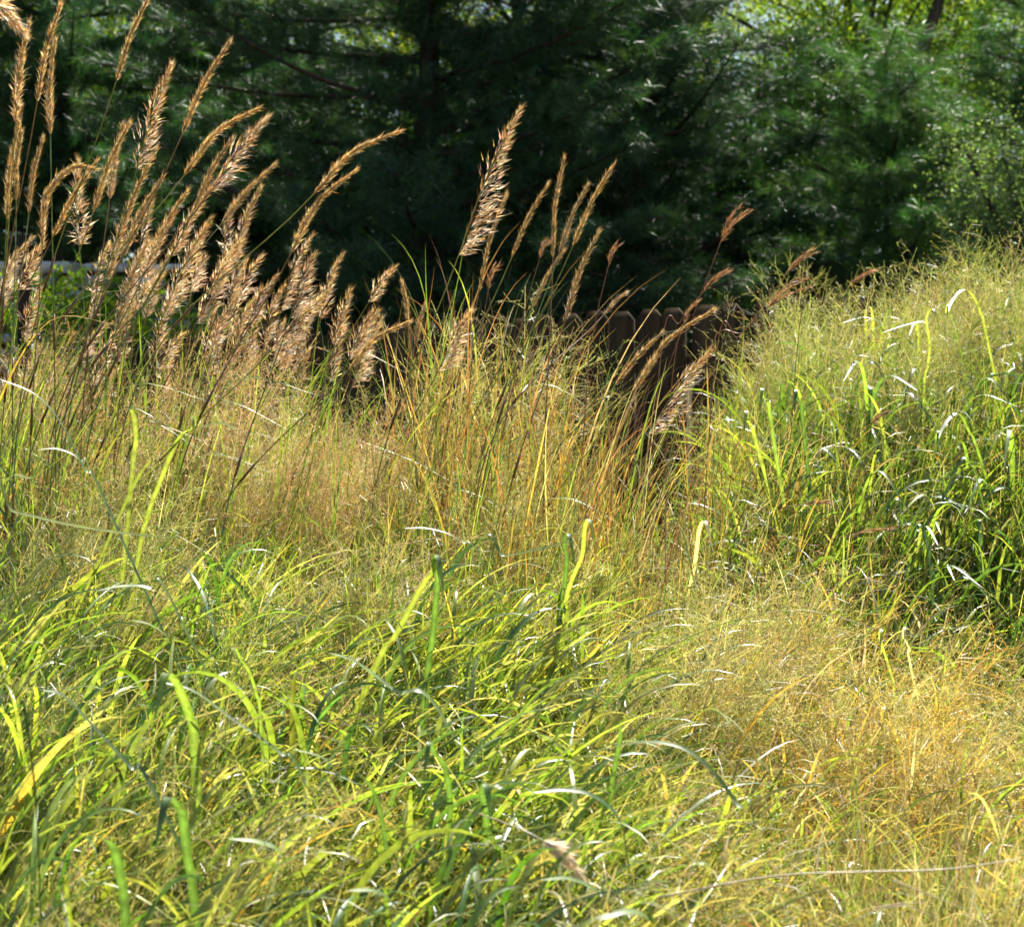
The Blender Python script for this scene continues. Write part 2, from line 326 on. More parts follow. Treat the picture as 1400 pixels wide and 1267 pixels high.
panicles(g, *pan_field(900, -60, 980, 2.9, 4.8, (-.38, -.18), [S_TAN, S_STRAW, (.32, .34, .12)], [.3, .35, .35], fm))
panicles(g, *pan_field(50, 540, 1000, 4.3, 5.2, (-.15, .12), [S_TAN, S_STRAW, (.36, .34, .12)], [.35, .4, .25], None))
panicles(g, *pan_field(460, -60, 620, 4.0, 5.2, (-.36, -.02), [(.46, .30, .17), (.40, .24, .12), (.50, .38, .25)], [.4, .3, .3], None, .5, (.5, 1.0)))
tag(g.build('airy_seed_heads', M_FINE), 'airy tan switchgrass seed heads massed across the middle left', 'grass seed heads', kind='stuff')
g = Geo()
panicles(g, *pan_field(580, 960, 1480, 4.5, 5.8, (-.42, -.10), [(.34, .34, .12), S_STRAW, (.30, .32, .08), S_TAN], [.35, .2, .3, .15], None, .2))
tag(g.build('airy_green_seed_heads', M_FINE), 'airy yellow green switchgrass seed heads over the right mound', 'grass seed heads', kind='stuff')
g = Geo()
panicles(g, *pan_field(280, -60, 900, 2.1, 3.3, (-.32, -.16), [S_STRAW, (.30, .30, .08), S_TAN], [.4, .35, .25], None, .7, (.6, .9)))
panicles(g, *pan_field(420, 560, 1480, 2.0, 3.9, (-.34, -.2), [S_STRAW, S_GOLD, S_TAN], [.4, .35, .25], None, .7))
tag(g.build('golden_seed_heads', M_FINE), 'golden straw coloured open seed heads in the lower right', 'grass seed heads', kind='stuff')

# ------------------------------------------------------------------ splines for single plants
def spline(pts, n):
    pts = np.asarray(pts, float); P = np.vstack([2 * pts[0] - pts[1], pts, 2 * pts[-1] - pts[-2]])
    seg = len(pts) - 1; u = np.linspace(0, seg - 1e-6, n); i = u.astype(int); f = (u - i)[:, None]
    a, b, c, d = P[i], P[i + 1], P[i + 2], P[i + 3]
    return .5 * (2 * b + (c - a) * f + (2 * a - 5 * b + 4 * c - d) * f ** 2 + (3 * b - a - 3 * c + d) * f ** 3)
def leaf_mesh(path, width, tw0, tw1, col, col2=None, fold=.3, base=.5, tipx=3.0):
    P = np.asarray(path)[None]; K = P.shape[1]; t = np.linspace(0, 1, K)
    T = nrm(np.gradient(P[0], axis=0))
    # across the blade: level where it bends over, turned towards the side at the foot
    q0 = P[0, int(K * .62)]; hd = P[0, -1] - q0; hd[2] = 0; hd = nrm(hd + np.array([1e-4, -1e-4, 0])); bend = P[0, -1, :2] - q0[:2]
    f = (1 - t)[:, None]; sg = 1 if hd[0] >= 0 else -1
    S0 = np.array([[-hd[1], hd[0], .65 * hd[0]]]) + f * np.array([[1.1 * abs(hd[0]) * (sg + tw0 * .3), 0, 0]])
    S = nrm(S0 - T * (S0 * T).sum(-1, keepdims=True))[None]
    Wd = width * np.minimum(1, base + 2 * t) * np.clip(1 - t ** tipx, .02, 1) ** .8
    gg = Geo(); gg.ribbon(P, Wd[None], S, np.asarray(col)[None], None if col2 is None else np.asarray(col2)[None], fold)
    if fold:                                                           # paler midrib, browned tip on some
        c = gg.c[0].reshape(K, 3, 3).copy(); c[:, 1] = c[:, 1] * 1.5 + .03
        h_ = (abs(float(P[0, 0, 0])) * 977) % 1
        if h_ > .45 and tipx < 8: k_ = np.clip((t - .80 - .1 * h_) / .12, 0, 1)[:, None, None]; c = c * (1 - k_) + np.array([.40, .27, .12]) * k_
        gg.c[0] = c.reshape(-1, 3)
    return gg

USED = {}
def near_label(kind, px, py, marks):
    c = []
    for name, (mx, my) in marks.items():
        dx, dy = px - mx, py - my; dd = math.hypot(dx, dy)
        w = ('just ' if dd < 45 else 'some way ') + (('right of ' if dx > 0 else 'left of ') if abs(dx) > abs(dy) * 2 else ('below ' if dy > 0 else 'above ') if abs(dy) > abs(dx) * 2 else ('down ' if dy > 0 else 'up ') + ('right of ' if dx > 0 else 'left of '))
        c.append((dd, kind + ' ' + w + name))
    c.sort()
    for _, l in c[:4]:
        if l not in USED: USED[l] = 1; return l
    near = sorted(marks, key=lambda m: math.hypot(px - marks[m][0], py - marks[m][1]))
    for i_, j_ in ((0, 1), (0, 2), (1, 2), (0, 3), (1, 3), (2, 3)):
        l = kind + ' near both ' + near[i_] + ' and ' + near[j_]
        if len(l.split()) <= 16 and l not in USED: USED[l] = 1; return l
    return c[0][1]
# ------------------------------------------------------------------ plumed stalks (tall left clump, centre clump)
def frame_at(path, u):
    K = len(path); x = np.clip(u, 0, 1) * (K - 1); i = np.minimum(x.astype(int), K - 2); f = (x - i)[:, None]
    return path[i] * (1 - f) + path[i + 1] * f, nrm(path[i + 1] - path[i])
def plume_geo(path, form, seed, wide=.020, dens=1.0, bias=None):
    """spikelets set along the path; form 0 = closed and smooth, 1 = wide open"""
    r = np.random.RandomState(seed); L = np.linalg.norm(np.diff(path, axis=0), axis=1).sum()
    n = int((1000 - 480 * form) * L / .25 * dens); g = Geo()
    u = r.uniform(0, 1, n); C, T = frame_at(path, u)
    az = r.uniform(0, 6.28, n); ref = np.array([[.2, 1, .1]]); A = nrm(np.cross(T, ref)); Bv = np.cross(T, A)
    rad = A * np.cos(az)[:, None] + Bv * np.sin(az)[:, None]
    op = form * np.clip(1.35 - 1.25 * u, .08, 1)                      # the lower part opens first
    prof = np.clip(u / .22, 0, 1) ** .6 * np.clip((1.04 - u) / .75, 0, 1) ** .75
    r0 = wide * prof * (.04 + .5 * np.sqrt(r.rand(n))) * (.6 + 1.9 * op) * r.uniform(.6, 1.25, n)
    ang = np.abs(r.normal(.20, .14, n)) + op * r.uniform(.35, 1.3, n)
    rad = nrm(rad + np.array([[1.0, 0, -.25]]) * op[:, None] * 1.1)   # open ones are blown to one side
    d = nrm(T * np.cos(ang)[:, None] + rad * np.sin(ang)[:, None])
    base = C + rad * r0[:, None] - T * .004
    ln = r.uniform(.0065, .0105, n) * (1 + 1.3 * op); ln = ln * r.uniform(.75, 1.3, n); wd = ln * r.uniform(.08, .14, n) / (1 + .5 * op)
    s = nrm(np.cross(d, r.normal(0, 1, (n, 3)))); nn = np.cross(d, s)
    V = np.stack([base, base + d * (ln * .4)[:, None] + s * wd[:, None], base + d * ln[:, None], base + d * (ln * .4)[:, None] - s * wd[:, None]], 1)
    gold = palette([(.56, .40, .16), (.48, .30, .10), (.66, .54, .30)], n, .18); pink = palette([(.60, .45, .33), (.76, .68, .56), (.42, .26, .13)], n, .2)
    k = (r.rand(n) < np.clip(op * 1.1, .05, .9))[:, None]; c = np.where(k, pink, gold)
    q = np.arange(n * 4).reshape(n, 4)
    g.add(V, q, None, np.repeat(c, 4, 0))
    m = r.rand(n) < .75                                               # awns
    b2 = base[m] + d[m] * ln[m][:, None] * .9; dd = nrm(d[m] + r.normal(0, .18, (m.sum(), 3))); e = b2 + dd * r.uniform(.007, .018, m.sum())[:, None]
    g.add(np.stack([b2 - s[m] * .00035, b2 + s[m] * .00035, e], 1), None, np.arange(m.sum() * 3).reshape(-1, 3), np.repeat(c[m] * 1.1, 3, 0))
    nbr = int(30 * L / .25 * (1 + form))                              # branchlets bearing them
    ub = np.linspace(0, .9, nbr); Cb, Tb = frame_at(path, ub); azb = r.uniform(0, 6.28, nbr)
    Ab = nrm(np.cross(Tb, ref)); Bb = np.cross(Tb, Ab); rb = Ab * np.cos(azb)[:, None] + Bb * np.sin(azb)[:, None]
    ob = form * np.clip(1.25 - 1.15 * ub, .1, 1); rb = nrm(rb + np.array([[.8, 0, 0]]) * ob[:, None])
    lb = .035 * (1 - .6 * ub); e = Cb + nrm(Tb + rb * (.25 + .75 * ob)[:, None]) * lb[:, None]
    sb = nrm(np.cross(Tb, rb)) * .0005
    g.add(np.stack([Cb - sb, Cb + sb, e], 1), None, np.arange(nbr * 3).reshape(-1, 3), np.array([.25, .12, .06]))
    return g
def make_stalk(base_px, tip_px, Y, form, arch=.12, wide=.020, seed=0, rootdx=None, leaves=1, stemcol=(.22, .20, .05), label=None, group=None, dens=1., hook=0):
    r = np.random.RandomState(seed + 500)
    b = at(*base_px, Y); dY = r.uniform(-.06, .06); t = at(*tip_px, Y + dY)
    ax = t - b; L = np.linalg.norm(ax); up = nrm(np.array([-ax[2], 0, ax[0]]) if ax[0] > 0 else np.array([ax[2], 0, -ax[0]]))
    mid = b + ax * .52 + up * L * arch * (1 if ax[0] > 0 else 1)
    ppts = [b, mid, t]
    if hook: ppts = [b, b + ax * .45 + up * L * arch * 1.2, b + ax * .86 + up * L * arch, t]
    pp = spline(ppts, 24); d0 = nrm(pp[1] - pp[0])
    slope = d0[0] / max(d0[2], .3)
    rx = b[0] - slope * b[2] * .27 if rootdx is None else b[0] + rootdx
    root = np.array([rx, Y + r.uniform(-.1, .1), 0.]); h = b[2]
    m2 = b - d0 * h * .33; m1 = np.array([rx + (m2[0] - rx) * .30, Y, h * .34])
    sp = spline([root, m1, m2, b], 26)
    e = empty('indian_grass_stalk', root)
    gs = Geo(); full = np.vstack([sp, pp[1:20]])
    gs.tube(full, np.linspace(.0022, .0008, len(full)), np.asarray(stemcol) * r.uniform(.8, 1.2), 5)
    for k in range(1, 4):                                             # nodes of the culm
        j = int(len(sp) * k / 4); gs.tube(sp[j:j + 2], .0030, np.array([.20, .10, .04]), 5)
    gs.build('stem', M_STEM, e)
    plume_geo(pp, form, seed, wide, dens).build('plume', M_PLUME, e)
    for k in range(leaves):
        s0 = sp[r.randint(9, 17)]; dirx = r.choice([-1, 1], p=[.35, .65]); Lf = r.uniform(.30, .5); a0 = r.uniform(-.6, .6)
        p1 = s0 + np.array([dirx * .05, a0 * .05, Lf * .45]); p2 = s0 + np.array([dirx * (.14 + .08 * r.rand()), a0 * .12, Lf * r.uniform(.65, .85)]); p3 = p2 + np.array([dirx * .16, a0 * .05, r.uniform(-.10, .08)])
        leaf_mesh(spline([s0, p1, p2, p3], 16), r.uniform(.004, .008), r.uniform(-1, 1), r.uniform(.3, 1.4), [G_MID, G_YEL, G_MID, S_GOLD][r.randint(4)]).build('leaf', M_BLADE, e)
    tag(e, label, 'grass stalk', group)
    return e
# tip x,y, base x,y, distance, form, width, label
ST = [
 (45,35, 25,170, 3.9,.35,.017,'golden plume furthest left of the tall ones, spiky at its foot'),
 (88,10, 55,140, 3.8,.05,.016,'slim closed golden plume second from the left at the top edge'),
 (80,58, 72,185, 3.9,.20,.016,'upright golden plume just right of the slim top edge plume, loose at the bottom'),
 (210,-4, 163,112, 3.7,.0,.015,'thin closed plume on a dark stem cut by the top edge of the photo'),
 (317,60, 252,185, 3.8,.05,.019,'smooth copper plume standing highest at the right side of the left clump'),
 (238,90, 190,232, 3.9,.75,.022,'half open plume with pale spikelets left of the smooth copper plume'),
 (180,170, 130,290, 4.0,.10,.015,'slim golden plume below the thin dark stemmed one'),
 (172,172, 152,272, 4.3,.35,.016,'small fuzzy plume touching the half open pale plume from the left'),
 (34,182, 25,275, 4.1,.05,.015,'short dark gold plume near the left edge below the tallest ones'),
 (62,190, 42,292, 4.0,.05,.016,'upright rusty plume right of the short dark gold one'),
 (135,222, 75,325, 3.9,.05,.015,'slim plume running beside the hooked plume at left'),
 (110,218, 110,335, 4.6,.8,.026,'wide open tan plume hanging behind the hooked plume'),
 (357,150, 255,240, 3.9,.08,.018,'long arching golden plume below the smooth copper one'),
 (370,160, 290,262, 4.0,.85,.024,'broad open plume with white spikelets pointing right in the left clump'),
 (320,190, 268,285, 4.1,.1,.016,'golden plume squeezed left of the broad open white one'),
 (377,227, 306,305, 3.9,.15,.016,'thin arching plume reaching right below the broad open one'),
 (358,256, 314,375, 4.2,.55,.021,'loose upright plume at the right edge of the left clump'),
 (225,243, 168,352, 4.0,.25,.017,'long tan plume low in the middle of the left clump'),
 (547,182, 432,265, 3.7,.12,.016,'bright golden plume arching far right over dark pines'),
 (486,236, 400,345, 3.7,.15,.016,'golden plume arching right just under the longest arching one'),
 (430,348, 398,432, 3.9,1.0,.026,'small wide open plume with white feathery spikelets left of centre'),
 (448,400, 372,478, 3.9,.9,.028,'tangled open plume under the small feathery one'),
 (216,206, 148,382, 4.1,.3,.017,'very long tan plume leaning right in the middle left clump'),
 (258,262, 200,372, 4.2,.4,.019,'loose tan plume low behind the middle of the left clump'),
 (295,252, 236,350, 4.3,.5,.020,'fuzzy brown plume low at the right side of the left clump'),
 (60,335, 26,395, 4.0,.8,.024,'small open plume with pale tips beside the dark post at left'),
 (30,170, 12,300, 4.4,.2,.015,'faint golden plume against the left edge of the photo'),
 (290,300, 225,430, 4.0,.7,.026,'dense open plume sunk in the tan mass at left'),
 (330,330, 270,440, 4.1,.8,.026,'pinkish open plume low at the right foot of the left clump'),
 (205,330, 160,450, 4.2,.5,.020,'brown plume half hidden low in the left clump'),
 (713,148, 628,348, 3.8,1.0,.034,'largest open plume, pinkish with long white spikelets, alone at centre'),
 (771,218, 756,352, 4.0,.0,.011,'straight thin golden plume with a hooked tip right of centre'),
 (803,255, 764,350, 4.0,.05,.013,'golden plume between the hooked tip plume and the tall right one'),
 (838,228, 784,335, 4.0,.05,.012,'tall slim golden plume at the right of the centre group'),
 (818,318, 772,440, 4.0,.15,.013,'lower orange plume under the tall slim golden one'),
 (770,345, 728,420, 4.3,.05,.010,'short thin plume in the middle of the centre group'),
 (748,255, 700,352, 4.2,.05,.009,'thin reddish plume left of the straight hooked one'),
 (692,268, 655,400, 4.2,.0,.010,'narrow olive plume behind the foot of the largest open plume'),
 (972,478, 886,592, 4.1,1.0,.032,'pale open plume with white spikelets low before the dark fence'),
 (975,424, 866,535, 4.0,.12,.014,'golden brown plume leaning right across the fence'),
 (560,440, 478,505, 3.9,.05,.015,'short arched golden plume low left of centre'),
 (645,425, 600,505, 4.0,.9,.028,'rusty open plume low below the largest one'),
 (550,386, 558,450, 4.2,.1,.008,'thin upright olive spike below centre left'),
 (480,395, 458,470, 4.2,.6,.020,'brown brushy plume low between left clump and centre'),
 (510,425, 478,490, 4.2,.7,.020,'small tan brushy plume beside the short arched one'),
 (582,415, 568,470, 4.3,.2,.008,'little golden spike right of the thin olive one'),
 (856,400, 826,430, 4.2,.1,.008,'tiny tan plume in front of the fence tops'),
 (905,455, 842,525, 4.1,.1,.010,'thin ochre plume low before the fence'),
]
for i, (tx, ty, bx, by, Y, fo, wd, lab) in enumerate(ST):
    make_stalk((bx, by), (tx, ty), Y, fo, (.10 if tx - bx > 75 else .035) if fo < .6 else .03, wd * (.74 if fo < .6 else .92), dens=.85, seed=100 + i, leaves=[1, 2, 0, 1][i % 4], label=lab, group='plumed stalks standing above the meadow',
               stemcol=[(.26, .28, .06), (.28, .17, .07), (.18, .27, .05)][i % 3])
make_stalk((60, 335), (133, 233), 3.85, .1, .22, .016, 190, label='plume at left whose tip bends over in a hook', group='plumed stalks standing above the meadow', hook=1)
MARKL = {'the dark post': (35, 400), 'the hooked plume': (70, 330), 'the broad open white plume': (295, 262), 'the small feathery plume': (400, 420), 'the short arched plume': (480, 500), 'the stacked pale stones': (120, 395), 'the plume at the clump right edge': (320, 370), 'the wide hanging tan plume': (110, 335), 'the tan brushy plume': (500, 460), 'the smooth copper plume': (252, 185)}
# the crowd of lower, overlapping plumes inside the left clump, nothing tells them apart
for i in range(44):
    bx = R.uniform(150, 520) if i % 6 else R.uniform(-10, 150); by = R.uniform(400, 590) - (60 if bx < 330 else 0) * R.rand(); Y = R.uniform(4.2, 5.0)
    make_stalk((bx, by), (bx + R.uniform(10, 50), by - R.uniform(45, 105)), Y, R.uniform(.5, 1.0), .06, R.uniform(.012, .020), 300 + i, leaves=i % 2 + 1, dens=.6,
               label=near_label('small brown plume', bx + 20, by - 50, MARKL), group='crowded small plumes low in the left clump')
make_stalk((-60, -30), (42, 55), 3.0, .9, .05, .022, 777, leaves=0, label='pale drooping plume hanging into the top left corner', group='plumed stalks standing above the meadow', rootdx=-.25)
# ------------------------------------------------------------------ bluestem: forked thin red heads
def make_blue(pts, Y, fork, L, label, seed, col=(.34, .14, .07)):
    r = np.random.RandomState(seed); top = at(*pts[-1], Y)
    path = [np.array([at(*pts[0], Y)[0] - .08, Y, 0])] + [at(*p, Y) for p in pts]
    e = empty('bluestem_stalk', path[0]); sp = spline(path, 30)
    gs = Geo(); gs.tube(sp, np.linspace(.0016, .0007, 30), np.array(col), 5); gs.build('stem', M_STEM, e)
    d = nrm(sp[-1] - sp[-3])
    for k in range(fork):
        dd = nrm(d + np.array([r.normal(.05, .16), r.normal(0, .12), r.normal(0, .1)])); L_ = L * .85; hp = spline([top, top + dd * L * .45, top + dd * L_ + np.array([L * .12, 0, -L * .05])], 14)
        gp = plume_geo(hp, 0.05, seed + k, .0035, .30); gp.c = [c * np.array([.75, .62, .72], np.float32) for c in gp.c]
        gp.build('seed_head', M_PLUME, e)
    tag(e, label, 'grass stalk', 'thin red forked stalks'); return e
BL = [([(915,560),(945,440),(985,330)],4.2,3,.11,'thin red stalk with forked head reaching highest over the fence'),
 ([(900,520),(930,440),(962,398)],4.3,3,.085,'thin red forked stalk leaning right just under the highest one'),
 ([(960,540),(1020,450),(1076,372)],4.4,2,.09,'red brown forked stalk before the dark pine right of the fence pickets'),
 ([(1090,470),(1130,420),(1165,388)],4.6,3,.07,'pale forked head low over the right mound'),
 ([(975,520),(1010,460),(1050,420)],4.2,3,.12,'reddish stalk with long head bending right across the fence'),
 ([(860,640),(900,540),(935,440)],4.2,2,.07,'dark red stalk crossing the fence between two plumes'),
 ([(800,560),(812,450),(832,362)],4.1,2,.06,'thin tan forked stalk at the right of the centre group'),
 ([(640,560),(655,470),(668,395)],4.1,2,.07,'orange stalk at the foot of the largest open plume'),
 ([(700,560),(712,450),(738,352)],4.2,2,.05,'tan forked stalk inside the centre group'),
 ([(1000,760),(1060,700),(1100,690)],4.0,2,.06,'purple brown forked head lying over the right grass'),
 ([(1040,800),(1120,745),(1170,730)],3.9,1,.09,'long brown seed head lying across the right grass'),
 ([(1080,660),(1150,610),(1190,580)],4.2,2,.06,'dark forked head in the green right mound')]
for i, (p, Y, fk, L, lab) in enumerate(BL): make_blue(p, Y, fk, L, lab, 40 + i)

# ------------------------------------------------------------------ single switchgrass heads standing against the dark
def make_switch(px, py, Y, sc, label, seed, col, lx=.2):
    top = at(px, py, Y); d = nrm(np.array([[lx, 0, 1.]])); base = top - d[0] * .32 * sc
    root = np.array([base[0] - .16, Y, 0.]); e = empty('switchgrass_stalk', root)
    g = Geo(); g.tube(spline([root, root + np.array([.03, 0, base[2] * .5]), base], 14), np.linspace(.0014, .0008, 14), np.array(col), 5); g.build('stem', M_STEM, e)
    g = Geo(); tv, tq, tcx = PT[seed % 5]; Rm = rotmats(d, np.array([seed * 1.3]))
    g.add((tv * sc) @ Rm[0].T + base, tq, None, np.asarray(col)[None] * tcx[:, None]); g.build('seed_head', M_FINE, e)
    tag(e, label, 'grass stalk', 'open switchgrass heads on the skyline')
for i, (px, py, sc, lab) in enumerate([(1083, 345, 1.1, 'open green seed head tallest at the left end of the right mound'), (1128, 385, .8, 'small open seed head next to the tallest green one'),
    (1196, 372, .8, 'open seed head over the dark gap in the middle of the right mound'), (1250, 380, 1., 'open seed head right of the dark gap on the mound'), (1322, 335, 1., 'dense open seed head near the pale spike at upper right'),
    (1352, 322, 1.2, 'tall open seed head at the upper right'), (1383, 332, 1.1, 'open seed head furthest right at the photo edge'), (1000, 405, .8, 'thin brown open seed head before the fence'), (840, 470, .9, 'pale green open seed head before the fence pickets'),
    (505, 455, .8, 'open pale seed head low between left clump and centre'), (1160, 400, .7, 'short open seed head beside the pale forked one')]):
    make_switch(px, py, 4.8 if px > 1050 else 4.3, sc, lab, i, [(.24, .26, .08), (.30, .26, .12), (.2, .24, .07)][i % 3])

# ------------------------------------------------------------------ single grass leaves that arch out of the mass
# points from tip to foot, distance, width mm, twist at foot, twist at tip, colour, label
def hero(pts, Y, wmm, tw1, tw0, col, label, dY=.26):
    n = len(pts); lat = abs(pts[0][0] - pts[1][0]) / (math.hypot(pts[0][0] - pts[1][0], pts[0][1] - pts[1][1]) + 1)
    dY = .05 + .24 * (1 - lat) ** 1.5
    P = [at(x, y, Y + dY * (k / (n - 1)) ** .55) for k, (x, y) in enumerate(pts)]
    if lat < .75 and label.find('point') < 0:                           # upright leaves fold over towards the viewer's side
        q = P[0]; L0 = .022 + .03 * (1 - lat) + (.012 if wmm > 12 else 0); sx = .35 if pts[0][0] >= pts[-1][0] else -.35
        P = [q + np.array([sx * L0, -L0 * 1.1, -.75 * L0]), q + np.array([sx * L0 * .4, -L0 * .5, .02])] + [P[0] + np.array([0, .02, 0])] + P[1:]
    f = P[-1]; dr = f - P[-2]; s = float(np.clip(dr[0] / min(dr[2], -.02), -.6, .6))
    low = np.array([f[0] - s * f[2] * .35, f[1] + .02, f[2] * .5]); root = np.array([low[0] - s * f[2] * .15, f[1] + .03, 0.])
    path = spline((P + [low, root])[::-1], 44); rr = random.Random(label)
    e = empty('arching_grass_leaf', root)
    leaf_mesh(path, wmm / 1000 * (.80 if Y < 2.5 else .70), .1, 1.4, np.array(col) * rr.uniform(.6, .85), None, .12, 1.0, 9.0).build('leaf', M_BLADE, e)
    tag(e, label, 'grass leaf', 'single leaves arching out of the meadow')
